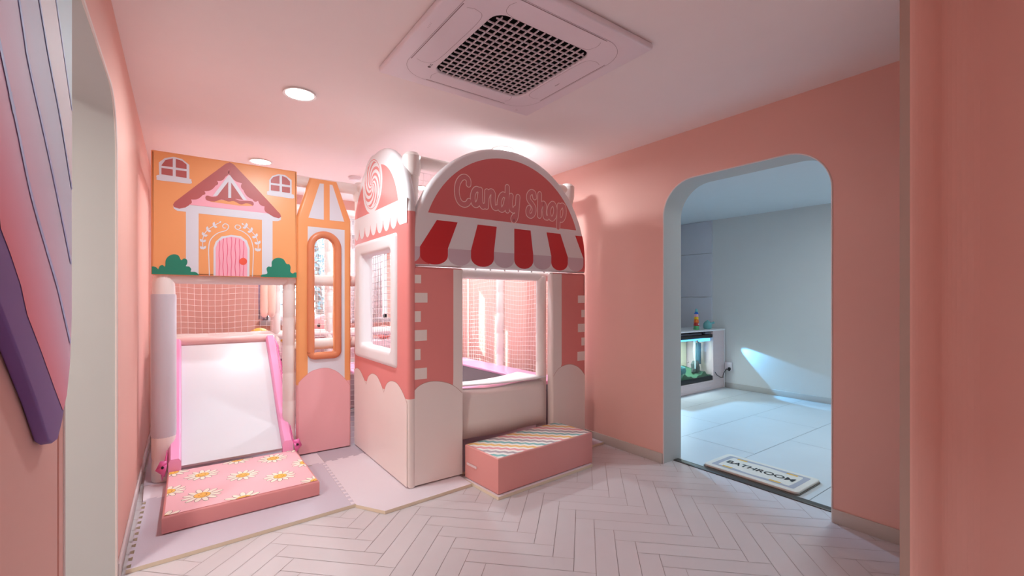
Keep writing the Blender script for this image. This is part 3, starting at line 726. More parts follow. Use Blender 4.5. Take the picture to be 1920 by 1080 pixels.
# white band + scallops (drawn over coral)
paint(mb, [(sy0+e, 1.70), (sy0+.13, 1.70), (sy0+.165, 1.73), (sy0+.17, 1.770), (sy1-e, 1.770), (sy1-e, zb_), (sy0+e, zb_)], mp, 2, 0, cl)
n_s = 7; y_s0 = sy0+.17; ws_ = (sy1-e-y_s0)/n_s
for k in range(n_s): 
    paint(mb, circ(y_s0+ws_*(k+.5), 1.776, ws_*.49, 20, ry=.088), mp, 1, 0, cl)
# lollipop
lc = PXp(698, 346, XS); lr = .212
ly_, lz_ = lc[0], lc[1]
paint(mb, circ(ly_, lz_, lr, 48), mp, 2, 0); paint(mb, circ(ly_, lz_, lr*.86, 44), mp, 3, 1); paint(mb, circ(ly_, lz_, lr*.835, 44), mp, 4, 0)
for k in range(8):
    a0 = 2*PI*k/8
    inner = []; outer = []
    for j in range(15):
        t = j/14; rr = lr*.80*t; aa = a0+2.6*t
        inner.append((ly_+rr*math.cos(aa), lz_+rr*math.sin(aa))); aw = .40*(1-.15*t)
        outer.append((ly_+rr*math.cos(aa+aw), lz_+rr*math.sin(aa+aw)))
    for j in range(14): paint(mb, [inner[j], inner[j+1], outer[j+1], outer[j]] if j else [inner[0], inner[1], outer[1]], mp, 5, 1)
# cream humps at the foot
cu = PXp
H3 = [[(660,722),(661,706),(664,694),(669,690),(675,694),(681,706),(687,720.6)], [(687,720.6),(690,708),(694.5,702),(699.6,700.5),(707,705),(714,719),(720,735.5)], [(720,735.5),(724,722),(729,716),(736,714.5),(745,719),(755,735),(764,757)]]
line = []
for h_ in H3: line += smooth([PXp(a, b, XS) for a, b in h_], False, 4)
paint(mb, [(sy1, .0)]+line+[(sy0, .0)], mp, 2, 2, cl)
stroke(mb, line, .003, mp, 3, 4, cl, False)
mb.build('board', SM, root)
mb = MB(); plate(mb, rrect(2.867, .757, 3.725, 1.660, .03, 5), [rrect(2.958, .864, 3.574, 1.551, .02, 4)[::-1]], .11, .032, mapX(XS-.022), seg=4)
mb.build('window_pad', [white], root)

# ---------------------------------------------------------------- candy shop front: arch and two legs
YF = 2.70
def Zf(pts): return conv(pts, 640, 250, 3.856, PYp, YF)
fx0, fx1 = 1.170, 2.72
root = thing('candy_shop_arch', 'arched pink and white candy shop sign panel with red striped awning', 'sign panel', (1.94, YF, 1.43))
fc = (fx0+fx1)/2; fr_ = (fx1-fx0)/2; az0 = 1.432
zcF = 1.53
mb = MB(); out = [(fx0, az0), (fx1, az0)]+circ(fc, zcF, fr_, 48, 0, PI)
plate(mb, out, [], .07, .025, mapY(YF), seg=4)
mp = mapY(YF); cl = [(fx0+.012, az0+.010), (fx1-.012, az0+.010)]+circ(fc, zcF, fr_-.012, 40, 0, PI)
paint(mb, clip([(fc+.73, 1.5)]+circ(fc+.005, zcF, .705, 48, 0, PI)+[(fc-.7, 1.5)], rect(fc-.9, 1.778, fc+.9, 2.4)), mp, 1, 1)
fold = 1.553
# awning
red = [[(690,622),(840,645),(770,820),(568,795)], [(985,665),(1123,683),(1103,850),(937,830)], [(1250,703),(1368,717),(1387,885),(1250,862)], [(1483,735),(1583,747),(1637,903),(1517,887)], [(1690,763),(1790,775),(1800,915),(1750,905)]]
xs = []
paint(mb, rect(fx0, az0, fx0+.13, fold), mp, 1, 1, cl); paint(mb, rect(fx1-.13, az0, fx1, fold), mp, 1, 1, cl)
for i, q in enumerate(red):
    P = Zf(q); P = [(P[0][0], 1.735), (P[1][0], 1.735), (P[2][0], fold), (P[3][0], fold)]
    paint(mb, P, mp, 2, 2, cl); xs.append((P[3][0], P[2][0]))
def scallop(a, b, mi):
    r_ = (b-a)/2; P = [(a, fold)]+[((a+b)/2-r_*math.cos(t), fold-.048-.062*math.sin(t)) for t in [PI*k/16 for k in range(17)]]+[(b, fold)]
    paint(mb, P, mp, 2, mi, cl)
for a, b in xs: scallop(a, b, 2)
ed = [xs[0][0]-.17]+[v for p in xs for v in p]
scallop(xs[0][0]-.175, xs[0][0], 3)
for k in range(4): scallop(xs[k][1], xs[k+1][0], 3)
# letters
def Lt(pts): return conv(pts, 840, 300, 4.908, PYp, YF)
letters = [[(188,225),(186,185),(158,158),(122,166),(92,210),(80,275),(88,345),(112,392),(148,410),(178,400),(193,378)],
 [(292,282),(262,268),(238,292),(226,345),(236,400),(262,412),(284,378),(293,318)], [(296,275),(296,340),(300,395),(318,428),(334,422)],
 [(357,290),(355,360),(352,430)], [(355,350),(372,308),(398,290),(414,312),(412,375),(418,425),(436,442),(452,436)],
 [(532,332),(505,318),(482,345),(470,400),(478,448),(502,456),(524,420),(536,365)], [(545,250),(543,330),(540,400),(545,465)],
 [(580,330),(574,390),(578,445),(600,465),(622,440)], [(643,340),(638,410),(632,475),(622,535),(604,558),(596,540),(608,516)],
 [(796,345),(788,305),(764,296),(742,322),(742,365),(768,400),(790,440),(786,490),(762,514),(738,500),(734,465),(744,440)],
 [(843,314),(842,400),(840,515)], [(842,452),(858,412),(880,402),(890,432),(886,485),(893,525),(912,532)],
 [(958,402),(934,432),(926,485),(940,530),(962,540),(982,505),(986,450),(972,408),(958,402)],
 [(1020,418),(1016,520),(1012,622)], [(1018,462),(1040,422),(1062,424),(1072,465),(1066,520),(1044,552),(1020,540)]]
wch = .0325
for L in letters:
    P = smooth(Lt(L), False, 5)
    stroke(mb, P, wch+.011, mp, 3, 5); stroke(mb, P, wch, mp, 5, 4)
mb.build('board', [white, coral2, redp, mauve, rosef, roseo], root)
for k in range(6):
    x = 1.66+k*.125; mb = MB(); mb.lathe((x, YF+.02, az0-.012), [(.004, 0), (.006, .004), (.006, .012)], 0, 8); mb.build('fastener', [white], root)
# legs
def leg(nm, lab, u0_, u1_, inner_left):
    root = thing(nm, lab, 'panel', ((u0_+u1_)/2, YF, .02))
    mb = MB(); mp = mapY(YF)
    plate(mb, rrect(u0_, .022, u1_, 1.426, .012, 4), [], .07, .022, mp, colour=lambda a, b, c: 2 if b < .565 or (a < u0_+.03 and inner_left) or (a > u1_-.03 and not inner_left) else 0, cuts=(.565,))
    cl = rect(u0_+.012, .03, u1_-.012, 1.417)
    if not inner_left:      # left leg: cream band on the right
        b0 = PYp(849, 600, YF)[0]
        paint(mb, [(b0, .60), (u1_, .55), (u1_, 1.43), (b0+.004, 1.43), (b0+.004, .7)], mp, 1, 1, cl)
        hp_ = smooth([PYp(a, b, YF) for a, b in [(760,760),(765.6,753),(772,739),(785,724),(803,716),(823,715),(842,719),(856,727),(868,738)]], False, 4)
        zs = [(515, 531, 789.5), (549, 567.5, 801.5), (583.5, 604, 789), (619, 639.5, 800.5), (655, 676, 788.5), (691, 712, 800.5)]
        for a, b, xe in zs:
            P = [PYp(760, a, YF), PYp(xe, a, YF), PYp(xe, b, YF), PYp(760, b, YF)]
            v1_, v0_ = (P[0][1]+P[1][1])/2, (P[2][1]+P[3][1])/2
            paint(mb, rect(u0_, v0_, P[1][0], v1_), mp, 1, 1, cl)
    else:
        b0 = PYp(1053, 600, YF)[0]
        paint(mb, [(u0_, .50), (b0-.03, .60), (b0, .70), (b0, 1.43), (u0_, 1.43)], mp, 1, 1, cl)
        hp_ = smooth([PYp(a, b, YF) for a, b in [(1030,722),(1034,715),(1040,701),(1050,689),(1066,683),(1080,686),(1090,694),(1098,706),(1101,712)]], False, 4)
        for a, b, xe in [(554, 568, 1083.5), (581, 595, 1090), (607, 622.5, 1083.5), (633, 648, 1090), (659, 676, 1082.5)]:
            v1_ = (PYp(1090, a, YF)[1]); v0_ = PYp(1090, b, YF)[1]
            paint(mb, rect(PYp(xe, 600, YF)[0], v0_, u1_, v1_), mp, 1, 1, cl)
    paint(mb, [(u1_+.02, .0)]+hp_[::-1]+[(u0_-.02, .0)], mp, 2, 2, cl)
    stroke(mb, hp_, .003, mp, 3, 3, cl, False)
    mb.build('board', [coral, cream, white if 0 else cream, mat('seam_shadow', (190, 150, 140), .6)], root)
leg('candy_shop_left_leg', 'coral and cream lower panel left of the candy shop doorway', 1.170, 1.556, False)
leg('candy_shop_right_leg', 'coral and cream lower panel right of the candy shop doorway', 2.352, 2.72, True)

# ---------------------------------------------------------------- trampoline inside
root = thing('trampoline', 'black trampoline bed with pink padded edge inside the netted pen', 'trampoline', (1.95, 3.9, .02))
mb = MB(); mb.box((1.50, 3.16, .505), (2.42, 4.72, .513)); mb.build('jumping_bed', [mat('bed_black', (74, 60, 66), .8, bump=.3, bscale=400)], root)
mb = MB(); plate(mb, rrect(1.30, 2.885, 2.655, 4.945, .02), [rect(1.52, 3.18, 2.40, 4.70)[::-1]], .035, .012, mapZ(.540)); mb.build('edge_pad', [mat('pad_pink', (242, 176, 214), .3, coat=.2)], root)
for (x, y) in ((1.40, 3.0), (2.55, 3.0), (1.40, 4.85), (2.55, 4.85)):
    mb = MB(); mb.tube([(x, y, .022), (x, y, .505)], .025, 0, 12); mb.build('leg', [mat('steel', (150, 150, 160), .3, .8)], root)
# padded sill draped over the doorway beam
mb = MB()
prof = [(2.868, .548), (2.84, .572), (2.80, .575), (2.765, .560), (2.752, .53), (2.745, .45), (2.742, .35), (2.745, .245)]
N = 14; vs = []
for i in range(N+1):
    t = i/N; X = 1.572+.735*t
    for k, (yy, zz) in enumerate(prof):
        vs.append((X-(.02*k/7*(1-t))+.01*k/7*t, yy-.012*math.sin(PI*t)*(k > 2), zz-.03*math.sin(PI*t)*(k < 4)*.5+.004*math.sin(9*t+k)))
np_ = len(prof); fs = [(i*np_+k, i*np_+k+1, (i+1)*np_+k+1, (i+1)*np_+k) for i in range(N) for k in range(np_-1)]
mb.add(vs, fs, 0, True)
o = mb.build('doorway_pad', [cream], recalc=False)
md = o.modifiers.new('thick', 'SOLIDIFY'); md.thickness = .012; md.offset = 0
tag(o, 'cream vinyl pad draped over the sill of the candy shop doorway', 'pad')
mb = MB()
vs = []
for i in range(N+1):
    t = i/N; X = 1.575+.74*t
    for k, yy in enumerate((2.80, 2.86, 2.93, 3.0)): vs.append((X, yy+.10*t*t*(k-1.2)*.6, .602-.012*math.sin(PI*t)-.003*k))
mb.add(vs, [(i*4+k, i*4+k+1, (i+1)*4+k+1, (i+1)*4+k) for i in range(N) for k in range(3)], 0, True)
o = mb.build('sill_flap', [white]); md = o.modifiers.new('thick', 'SOLIDIFY'); md.thickness = .006
tag(o, 'curved white vinyl flap lying across the candy shop doorway sill', 'flap')

# ---------------------------------------------------------------- slide
root = thing('slide', 'white toddler slide with bright pink padded rails under the cottage panel', 'slide', (.3, 3.62, .11))
sx0, sx1 = 0.0, .592
yb, zb0, yt, zt0 = 3.655, .134, 4.46, .845
mb = MB()
def sl(t): return (yb+(yt-yb)*t, zb0+(zt0-zb0)*(t-.018*math.sin(2*PI*t)))
N = 16
vs = []
for i in range(N+1):
    y_, z_ = sl(i/N); vs += [(sx0, y_, z_), (sx1, y_, z_), (sx1, y_+.01, z_-(.018 if i == 0 else .045)), (sx0, y_+.01, z_-(.018 if i == 0 else .045))]
fs = []
for i in range(N):
    for k in range(4): fs.append((i*4+k, i*4+(k+1) % 4, (i+1)*4+(k+1) % 4, (i+1)*4+k))
fs += [(3, 2, 1, 0), (4*N, 4*N+1, 4*N+2, 4*N+3)]
mb.add(vs, fs, 0, True); mb.build('slide_bed', [slidew], root, recalc=True)
for xa, xb, sg in ((sx0-.068, sx0-.001, -1), (sx1+.001, sx1+.070, 1)):
    mb = MB(); vs = []
    ofs = []
    for i in range(N+1):
        y_, z_ = sl(i/N)
        sec = [(xa, z_-.06), (xa, z_+.035), (xa+.012, z_+.055), (xb-.012, z_+.055), (xb, z_+.035), (xb, z_-.06)]
        vs += [(x, y_-(.0 if i else .02), z) for x, z in sec]
    n6 = 6; fs = [(i*n6+k, i*n6+(k+1) % n6, (i+1)*n6+(k+1) % n6, (i+1)*n6+k) for i in range(N) for k in range(n6)]
    fs += [tuple(range(6))[::-1], tuple(range(6*N, 6*N+6))]
    mb.add(vs, fs, 0, True); rail = mb.build('rail', [hot], root, recalc=True)
    # fabric flap hanging outside the rail with snap rivets
    mb = MB(); xo = xa-.012 if sg < 0 else xb+.012
    A_ = [(xo, yb-.03, zb0+.03), (xo+sg*.02, yb-.01, zb0-.035), (xo+sg*.045, yb+.05, zb0-.02)]
    vs = []
    for i in range(N+1):
        y_, z_ = sl(i/N); wv = .016*math.sin(i*2.1)
        d = .04+.03*(1-i/N)
        vs += [(xo-sg*.006, y_, z_+.03), (xo+sg*(.02+wv*.4), y_+.01, z_-d-.01)]
    mb.add(vs, [(i*2, i*2+1, i*2+3, i*2+2) for i in range(N)], 0, True)
    mb.add([(xo-sg*.006, yb-.015, zb0+.03), (xo+sg*.005, yb-.02, zb0-.045), (xo+sg*.055, yb+.03, zb0-.012)], [(0, 1, 2)], 0)
    mb.add([(xo-sg*.006, yb-.0, zb0+.045), (xo+sg*.03, yb+.005, zb0+.05), (xo+sg*.055, yb+.03, zb0-.012), (xo, yb-.012, zb0+.0)], [(0, 1, 2, 3)], 0)
    fl_ = mb.build('rail_flap', [hot2], root); fl_['label'] = 'darker pink vinyl flap'
    md = fl_.modifiers.new('t', 'SOLIDIFY'); md.thickness = .003
    mb = MB()
    mb.lathe((xo+sg*.018, yb-.012, zb0+.012), [(.008, -.006), (.008, .006)], 0, 12, axis='Y')
    mb.build('rivet', [mat('rivet', (70, 50, 60), .3, .8)], root)
    for i in range(1, N, 3):
        y_, z_ = sl(i/N); mb = MB(); mb.lathe((xo+sg*.014, y_+.005, z_-.028), [(.009, -.006), (.009, .006)], 0, 12, axis='X')
        mb.build('rivet', [mat('rivet', (70, 50, 60), .3, .8)], root)
mb = MB(); mb.tube([(sx0-.07, 4.50, .865), (sx0-.05, 4.50, .868), (sx1+.05, 4.50, .868), (sx1+.07, 4.50, .865)], [.03, .04, .04, .03], 0, 16); mb.build('head_roll', [mat('roll_pink', (240, 206, 204), .35)], root)
mb = MB(); mb.box((-.06, 4.54, .80), (.68, 4.93, .875), 0, .02); tag(mb.build('platform', [mat('platform_pink', (238, 184, 196), .35)], frame))

# ---------------------------------------------------------------- landing cushion with daisies
rz = math.radians(1.5)
root = thing('landing_cushion', 'low pink cushion printed with smiling daisies at the foot of the slide', 'cushion', (.305, 3.25, .021))
mb = MB(); cx0, cx1, cy0, cy1 = -.082, .680, 2.905, 3.640
zt_ = .112
bm_out = [(cx0, cy0), (cx1, cy0+.025), (cx1+.0, cy1), (cx0+.01, cy1)]
plate(mb, bm_out, [], .090, .012, mapZ(zt_))
mp = mapZ(zt_); cl = [(cx0+.012, cy0+.012), (cx1-.012, cy0+.036), (cx1-.012, cy1-.012), (cx0+.02, cy1-.012)]
paint(mb, cl, mp, 1, 1)
stroke(mb, [(cx0+.010, cy0+.009), (cx1-.010, cy0+.033)], .003, mp, 2, 2)
dz = [(560,285),(990,290),(1385,300),(1310,112),(560,500),(195,465),(1005,535),(150,745),(1655,152),(1775,345),(240,262),(930,128),(1560,2)]
for k, p in enumerate(dz):
    c = FLp(280+p[0]/5.647, 840+p[1]/5.647, zt_); R_ = .092 if k not in (4, 6) else .100
    a0 = k*.7; n_ = 12
    for lay, gr, mi in ((2, .0022, 3), (3, 0, 4)):
        for j in range(n_):
            a = a0+2*PI*j/n_; ux, uy = math.cos(a), math.sin(a); rr = R_*(.97+.05*math.sin(j*2.3+k))
            P = []
            for t in range(14):
                th = 2*PI*t/14; lx_ = rr*.60+(rr*.40+gr)*math.cos(th); wy_ = (R_*.128+gr)*math.sin(th)*(1.0+.22*math.cos(th))
                P.append((c[0]+ux*lx_-uy*wy_, c[1]+uy*lx_+ux*wy_))
            paint(mb, P, mp, lay, mi, cl)
    paint(mb, circ(c[0], c[1], R_*.41, 24), mp, 4, 3, cl); paint(mb, circ(c[0], c[1], R_*.39, 24), mp, 5, 5, cl)
    fa = a0*.6-.6
    T = lambda u, v: (c[0]+u*math.cos(fa)-v*math.sin(fa), c[1]+u*math.sin(fa)+v*math.cos(fa))
    stroke(mb, [T(R_*.24*math.cos(t), R_*.22*math.sin(t)) for t in [PI+PI*q/8 for q in range(9)]], .0032, mp, 6, 6, cl, False)
    for s_ in (-1, 1): paint(mb, [T(s_*R_*.12+q[0], R_*.12+q[1]) for q in circ(0, 0, R_*.035, 8, ry=R_*.06)], mp, 6, 6, cl)
mb.build('cushion_body', [salmon, mat('daisy_cloth', (246, 190, 196), .45), mat('piping', (214, 110, 112), .5), mat('petal_outline', (120, 84, 72), .6), mat('petal_cream', (250, 240, 222), .5), mat('daisy_yellow', (252, 196, 84), .5), mat('face_line', (170, 80, 40), .6)], root)

# ---------------------------------------------------------------- step block
stx, sty, rzs = 1.985, 2.500, math.radians(3.6)
root = thing('step_block', 'pink foam step with pastel zigzag top before the candy shop doorway', 'step', (stx, sty, .023))
mb = MB(); hw, hd = .437, .182
def rotS(u, v): return (stx+u*math.cos(rzs)-v*math.sin(rzs), sty+u*math.sin(rzs)+v*math.cos(rzs))
mps = lambda u, v, w: (*rotS(u, v), .243+w)
plate(mb, rrect(-hw, -hd, hw, hd, .006, 3), [], .220, .008, mps)
cl = rect(-hw+.010, -hd+.008, hw-.010, hd-.008)
paint(mb, cl, mps, 1, 1)
cols = [2, 3, 4, 5]
dirv = (math.cos(-PI/4-rzs), math.sin(-PI/4-rzs)); nrv = (-dirv[1], dirv[0])
for k in range(-14, 15):
    off = k*.066*.97
    P1 = []; P2 = []
    for j in range(0, 41):
        s_ = -.56+j*.028; zz_ = .0075*(1 if j % 2 else -1)
        for P, o_ in ((P1, off+.017+zz_), (P2, off-.017+zz_)): P.append((dirv[0]*s_+nrv[0]*o_, dirv[1]*s_+nrv[1]*o_))
    for j in range(40): paint(mb, [P1[j], P1[j+1], P2[j+1], P2[j]], mps, 2, cols[k % 4], cl)
mb.build('foam_body', [mat('step_pink', (228, 156, 150), .4, bump=.04, bscale=300), mat('zig_white', (248, 242, 236), .5), mat('zig_pink', (236, 164, 168), .5), mat('zig_yellow', (246, 200, 120), .5), mat('zig_teal', (136, 196, 194), .5), mat('zig_grey', (180, 170, 176), .5)], root)
mb = MB(); mpl = lambda u, v, w: (*rotS(-hw-w-.001, v), .125+u)
P = [rotS(-hw-.003, a) for a in (.04, .15)]
mb.add([(P[0][0], P[0][1], .118), (P[1][0], P[1][1], .118), (P[1][0], P[1][1], .134), (P[0][0], P[0][1], .134)], [(0, 1, 2, 3)], 0)
o = mb.build('zip_tab', [mat('tab_white', (226, 200, 200), .4)], root); md = o.modifiers.new('t', 'SOLIDIFY'); md.thickness = .003

# ---------------------------------------------------------------- foam floor mats
def seam(a, b, teeth, amp, side=1):
    """zigzag puzzle edge from a to b"""
    dx, dy = b[0]-a[0], b[1]-a[1]; L = math.hypot(dx, dy); ux, uy = dx/L, dy/L; nx, ny = -uy*side, ux*side
    out = [a]; st = L/teeth
    for k in range(teeth):
        for t, h_ in ((.22, 0), (.12, 1), (.68, 1), (.58, 0)) if k < teeth else ():
            out.append((a[0]+ux*st*(k+t)+nx*amp*h_, a[1]+uy*st*(k+t)+ny*amp*h_))
    out.append(b); return out
mg = mat('mat_grey', (202, 193, 204), .75, bump=.2, bscale=250); ml = mat('mat_light', (226, 216, 222), .75, bump=.2, bscale=250); mside = mat('mat_side', (228, 214, 190), .8)
def floor_mat(name, lab, poly, m_, z1=.020):
    mb = MB(); plate(mb, poly, [], z1-.001, 0, mapZ(z1), colour=lambda a, b, c: 0 if c > z1/2-.001 else 1)
    for i in range(len(mb.sm)): mb.sm[i] = False
    o = mb.build(name, [m_, mside]); return tag(o, lab, 'floor mat', 'interlocking foam floor mats')
S1 = seam((.822, 2.690), (.850, 3.50), 14, .022)       # between grey and light mats
S2 = seam((-.185, 3.47), (.848, 3.50), 10, .022)
S3 = seam((.850, 3.50), (1.50, 3.545), 8, .022)
SW = seam((-.200, 2.630), (-.185, 3.47), 12, .016, -1)
floor_mat('foam_mat', 'grey foam mat with toothed edge under the daisy cushion', [(-.200, 2.630)]+[(.822, 2.690)]+S1[1:]+S2[::-1][1:]+SW[::-1][1:-1], mg)
floor_mat('foam_mat', 'pale foam mat strip beneath the grey padded post', S2+[(.850, 3.745), (-.195, 3.735)], ml)
S4 = seam((.872, 3.745), (.852, 3.50), 4, .010)
floor_mat('foam_mat', 'pale angular foam mat around the corner of the lollipop panel', [(.824, 2.676), (.931, 2.502), (1.524, 2.543), (1.524, 2.80), (1.56, 3.545)]+S3[::-1][1:]+[(p[0]+.001, p[1]) for p in S1[::-1][1:]], ml)
floor_mat('foam_mat', 'darker grey foam mat tucked against the foot of the tower panel', S3+[(1.56, 4.9), (.852, 4.9)], mat('mat_dark', (188, 178, 188), .75, bump=.2, bscale=250))
floor_mat('foam_mat', 'grey foam mat behind the slide against the left wall', [(-.197, 3.737), (.850, 3.747), (.850, 5.05), (-.197, 5.05)], mg)
floor_mat('foam_mat', 'pale foam mat showing as a rim beneath the zigzag step', [rotS(-hw-.012, -hd-.018), rotS(hw-.02, -hd-.018), rotS(hw-.02, hd-.02), rotS(-hw-.012, hd-.02)], ml, .021)
floor_mat('foam_mat', 'dark foam mat corner poking out right of the zigzag step', [(1.57, 2.745), (2.44, 2.750), (2.452, 2.62), (2.862, 2.632), (2.862, 5.05), (1.57, 5.05)], mg)

# ---------------------------------------------------------------- wall art on the near left wall
XA = XL+.022
def Ar(pts): return [PXp(x, y, XA) for x, y in pts]
root = thing('balloon_wall_art', 'huge balloon shaped wall decal board with purple rim at the left', 'wall art', (XA, 1.2, .9))
e1 = Ar([(134, 0), (134.3, 150), (134.3, 590), (131, 680), (125, 740), (117, 790), (109, 824), (100, 831), (92, 826)])
low = Ar([(70, 755), (35, 660), (0, 570)])
k0 = (low[-1][1]-low[-2][1])/(low[-1][0]-low[-2][0])
Yr = e1[0][0]
outl = [(Yr, 2.25)]+e1[1:]+low+[(.80, low[-1][1]+.28), (.62, 1.75), (.60, 2.0), (.72, 2.25)]
mb = MB(); plate(mb, outl, [], .020, .004, lambda u, v, w: (XA+w, u, v), colour=lambda a, b, c: 1)
gmx = bpy.data.materials.new('balloon_print'); gmx.use_nodes = True; nt = gmx.node_tree; p = nt.nodes['Principled BSDF']; p.inputs['Roughness'].default_value = .65
geo = nt.nodes.new('ShaderNodeTexCoord'); sep = nt.nodes.new('ShaderNodeSeparateXYZ'); ma = nt.nodes.new('ShaderNodeMath'); ma.operation = 'MULTIPLY_ADD'
mb2 = nt.nodes.new('ShaderNodeMath'); mb2.operation = 'MULTIPLY_ADD'; cr = nt.nodes.new('ShaderNodeValToRGB')
nt.links.new(geo.outputs['Object'], sep.inputs[0])
oy_ = (min(p_[0] for p_ in outl)+max(p_[0] for p_ in outl))/2; oz_ = min(p_[1] for p_ in outl)
nt.links.new(sep.outputs['Y'], ma.inputs[0]); ma.inputs[1].default_value = .93/.7; ma.inputs[2].default_value = (oz_+.93*oy_-2.14)/.7
nt.links.new(sep.outputs['Z'], mb2.inputs[0]); mb2.inputs[1].default_value = 1/.7; nt.links.new(ma.outputs[0], mb2.inputs[2])
nt.links.new(mb2.outputs[0], cr.inputs[0]); nt.links.new(cr.outputs[0], p.inputs['Base Color'])
el = cr.color_ramp.elements
def L3(c): return (lin(c[0]), lin(c[1]), lin(c[2]), 1)
el[0].position = .0; el[0].color = L3((226, 84, 96)); el[1].position = 1.0; el[1].color = L3((214, 222, 240))
for ps, c in ((.22, (234, 116, 126)), (.42, (238, 160, 182)), (.58, (232, 194, 216)), (.80, (226, 214, 234))):
    q = el.new(ps); q.color = L3(c)
mp = lambda u, v, w: (XA+w, u, v)
fill = Ar([(134.3, 0), (134.3, 590), (131, 680), (125, 740), (118, 770), (104, 735), (75, 655), (50, 590), (38, 535), (18, 475), (0, 428)])
fill = [(Yr-.004, 2.245)]+[(a-.003, b) for a, b in fill[1:5]]+fill[5:]+[(.85, fill[-1][1]+.25), (.72, 1.80), (.70, 2.0), (.78, 2.245)]
paint(mb, fill, mp, 2, 0)
lines = [[(0, 100), (16, 175), (32, 250), (55, 360), (80, 450), (105, 535), (118, 590), (129.5, 640)], [(30, -20), (50, 110), (75, 225), (100, 340), (131, 492)], [(68, -20), (90, 110), (112, 225), (132.5, 352)], [(100, -20), (119, 110), (133, 205)]]
# cream and pale blue gores at the upper right
g3, g4 = Ar(lines[2]), Ar(lines[3])
ext = lambda G: [(G[0][0]-(2.245-G[0][1])*(G[1][0]-G[0][0])/(G[0][1]-G[1][1]), 2.245)]+G
g3, g4 = ext(g3), ext(g4)
paint(mb, g4+[(Yr-.003, g4[-1][1]), (Yr-.003, g3[-1][1])]+g3[::-1], mp, 3, 2)
paint(mb, g4+[(Yr-.003, g4[-1][1]), (Yr-.003, 2.245)], mp, 3, 3)
for L, wd in zip(lines, (.0115, .0105, .009, .007)):
    stroke(mb, smooth(ext(Ar(L)), False, 4), wd, mp, 5, 4)
mb.build('board', [gmx, mat('rim_purple', (116, 82, 150), .6), mat('gore_cream', (236, 232, 236), .6), mat('gore_blue', (206, 230, 238), .6), mat('gore_line', (182, 196, 240), .6)], root)

# ---------------------------------------------------------------- toys and things at the back
root = thing('hanging_tube', 'pair of cream padded punch tubes hanging behind the slide', 'punch bag', (.62, 4.9, 1.2))
for x in (.640, .700):
    mb = MB(); mb.tube([(x, 4.90, 1.04), (x, 4.90, 1.06), (x, 4.90, 1.10), (x, 4.90, 1.9), (x, 4.90, 1.95)], [.012, .030, .036, .036, .02], 0, 14); mb.build('tube', [mat('tube_peach', (244, 216, 200), .4)], root)
    mb = MB(); mb.tube([(x, 4.90, 1.94), (x, 4.96, 2.13)], .004, 0, 6); mb.build('cord', [white], root)
def ride_toy(nm, lab, c, s_, col):
    root = thing(nm, lab, 'toy', (c[0], c[1], c[2]))
    m_ = mat(nm+'_%d' % col[1], col, .4)
    bm = bmesh.new(); bmesh.ops.create_uvsphere(bm, u_segments=24, v_segments=14, radius=1)
    for v in bm.verts:
        k = 1-.12*max(0, v.co.z)
        v.co = Vector((c[0]+v.co.x*s_*k, c[1]+v.co.y*s_*.8*k, c[2]+s_*.8+v.co.z*s_*.8))
    mb = MB(); mb.bm(bm, 0, True); mb.build('body', [m_], root)
    for q in (-1, 1):
        mb = MB(); mb.lathe((c[0]+q*s_*.45, c[1]-s_*.66, c[2]+s_*1.0), [(s_*.10, -.012), (s_*.10, .01)], 0, 12, axis='Y'); mb.build('eye', [black], root)
    mb = MB(); mb.tube([(c[0]-s_*.5, c[1]-s_*.72, c[2]+s_*.62), (c[0], c[1]-s_*.84, c[2]+s_*.5), (c[0]+s_*.5, c[1]-s_*.72, c[2]+s_*.62)], .008, 0, 8); mb.build('mouth', [mat('mouth_dark', (120, 70, 80), .5)], root)
# low padded bench along the rear window that the toys stand on
mb = MB(); mb.box((.55, 5.12, .003), (2.2, 5.50, .745), 0, .02); mb.box((.55, 5.11, .50), (2.2, 5.115, .56), 1)
tag(mb.build('padded_bench', [mat('bench_mauve', (214, 184, 190), .5), white]), 'mauve padded bench below the rear window behind the nets', 'bench')
ride_toy('plush_ball', 'round yellow toy on the bench seen left of the tube post', (.645, 5.28, .746), .11, (250, 196, 84))
ride_toy('plush_ball', 'round yellow toy with dark eyes seen between the tube posts', (.905, 5.28, .746), .10, (250, 206, 96))
ride_toy('whale_toy', 'round pink toy with two dark eyes seen through the tower window', (1.275, 5.28, .746), .19, (238, 150, 152))
ride_toy('plush_ball', 'coral round toy on the bench seen through the lollipop panel window', (1.95, 5.28, .746), .10, (238, 140, 130))
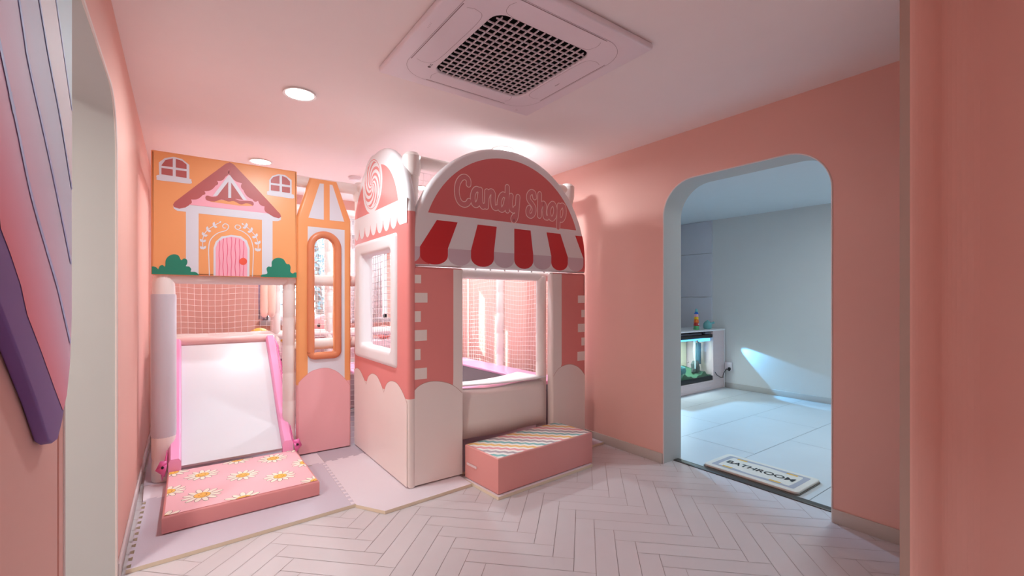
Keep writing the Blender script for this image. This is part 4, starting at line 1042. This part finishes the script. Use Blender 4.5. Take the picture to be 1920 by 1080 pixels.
# curtains
def curtain(lab, x0, x1, z0, z1, m_, y=YB-.13, folds=5):
    mb = MB(); N = folds*10; vs = []
    for i in range(N+1):
        t = i/N; X = x0+(x1-x0)*t; yy = y+.022*math.sin(2*PI*folds*t)
        vs += [(X, yy, z0), (X, yy, z1)]
    mb.add(vs, [(i*2, i*2+2, i*2+3, i*2+1) for i in range(N)], 0, True)
    o = mb.build('curtain', [m_]); md = o.modifiers.new('t', 'SOLIDIFY'); md.thickness = .003
    tag(o, lab, 'curtain')
curtain('pale lilac curtain strip at the left edge of the rear window', .66, .73, 1.0, 2.25, mat('curtain_lilac', (214, 206, 232), .8), folds=2)
curtain('white curtain gathered near the right side of the rear window', 1.86, 2.0, .99, 2.25, mat('curtain_white', (240, 238, 240), .8), folds=4)
curtain('white curtain added left of the gathered one to block the sun', 1.45, 1.69, .99, 2.25, mat('curtain_white', (240, 238, 240), .8), folds=4)  # unseen curtain added so the sun reaches the right wall in slits
# trees outside the rear window
def tree(x, y, s_, seed, lab):
    rr = random.Random(seed); root = thing('garden_tree', lab, 'tree', (x, y, -.3))
    mb = MB(); mb.tube([(x, y, -.3), (x+.03, y, .8), (x-.05, y, 2.2)], [.09, .07, .03], 0, 10); mb.build('trunk', [mat('bark', (96, 84, 78), .9)], root)
    mb = MB()
    for k in range(1500):
        a, b, c = rr.gauss(0, .42), rr.gauss(0, .38), rr.gauss(0, .55); p = Vector((x+a*s_, y+b*s_, 1.9+c*s_)); u = Vector((rr.uniform(-1, 1), rr.uniform(-1, 1), rr.uniform(-1, 1))).normalized()*.05; v = u.cross(Vector((rr.uniform(-1, 1), rr.uniform(-1, 1), rr.uniform(-1, 1)))).normalized()*.025
        mb.add([p-u, p+v, p+u, p-v], [(0, 1, 2, 3)], 0)
    o = mb.build('foliage', [mat('leaf_blue_green', (92, 122, 130), .7)], root); o['kind'] = 'stuff'
tree(1.75, 7.6, 1.0, 1, 'leafy tree outside seen through the tower window')
tree(4.9, 8.8, 1.0, 2, 'leafy tree outside farther right beyond the rear window')
mb = MB(); mb.box((-6, 5.85, -.4), (10, 16, -.3)); tag(mb.build('ground', [mat('paving', (190, 190, 196), .8)]), kind='structure')
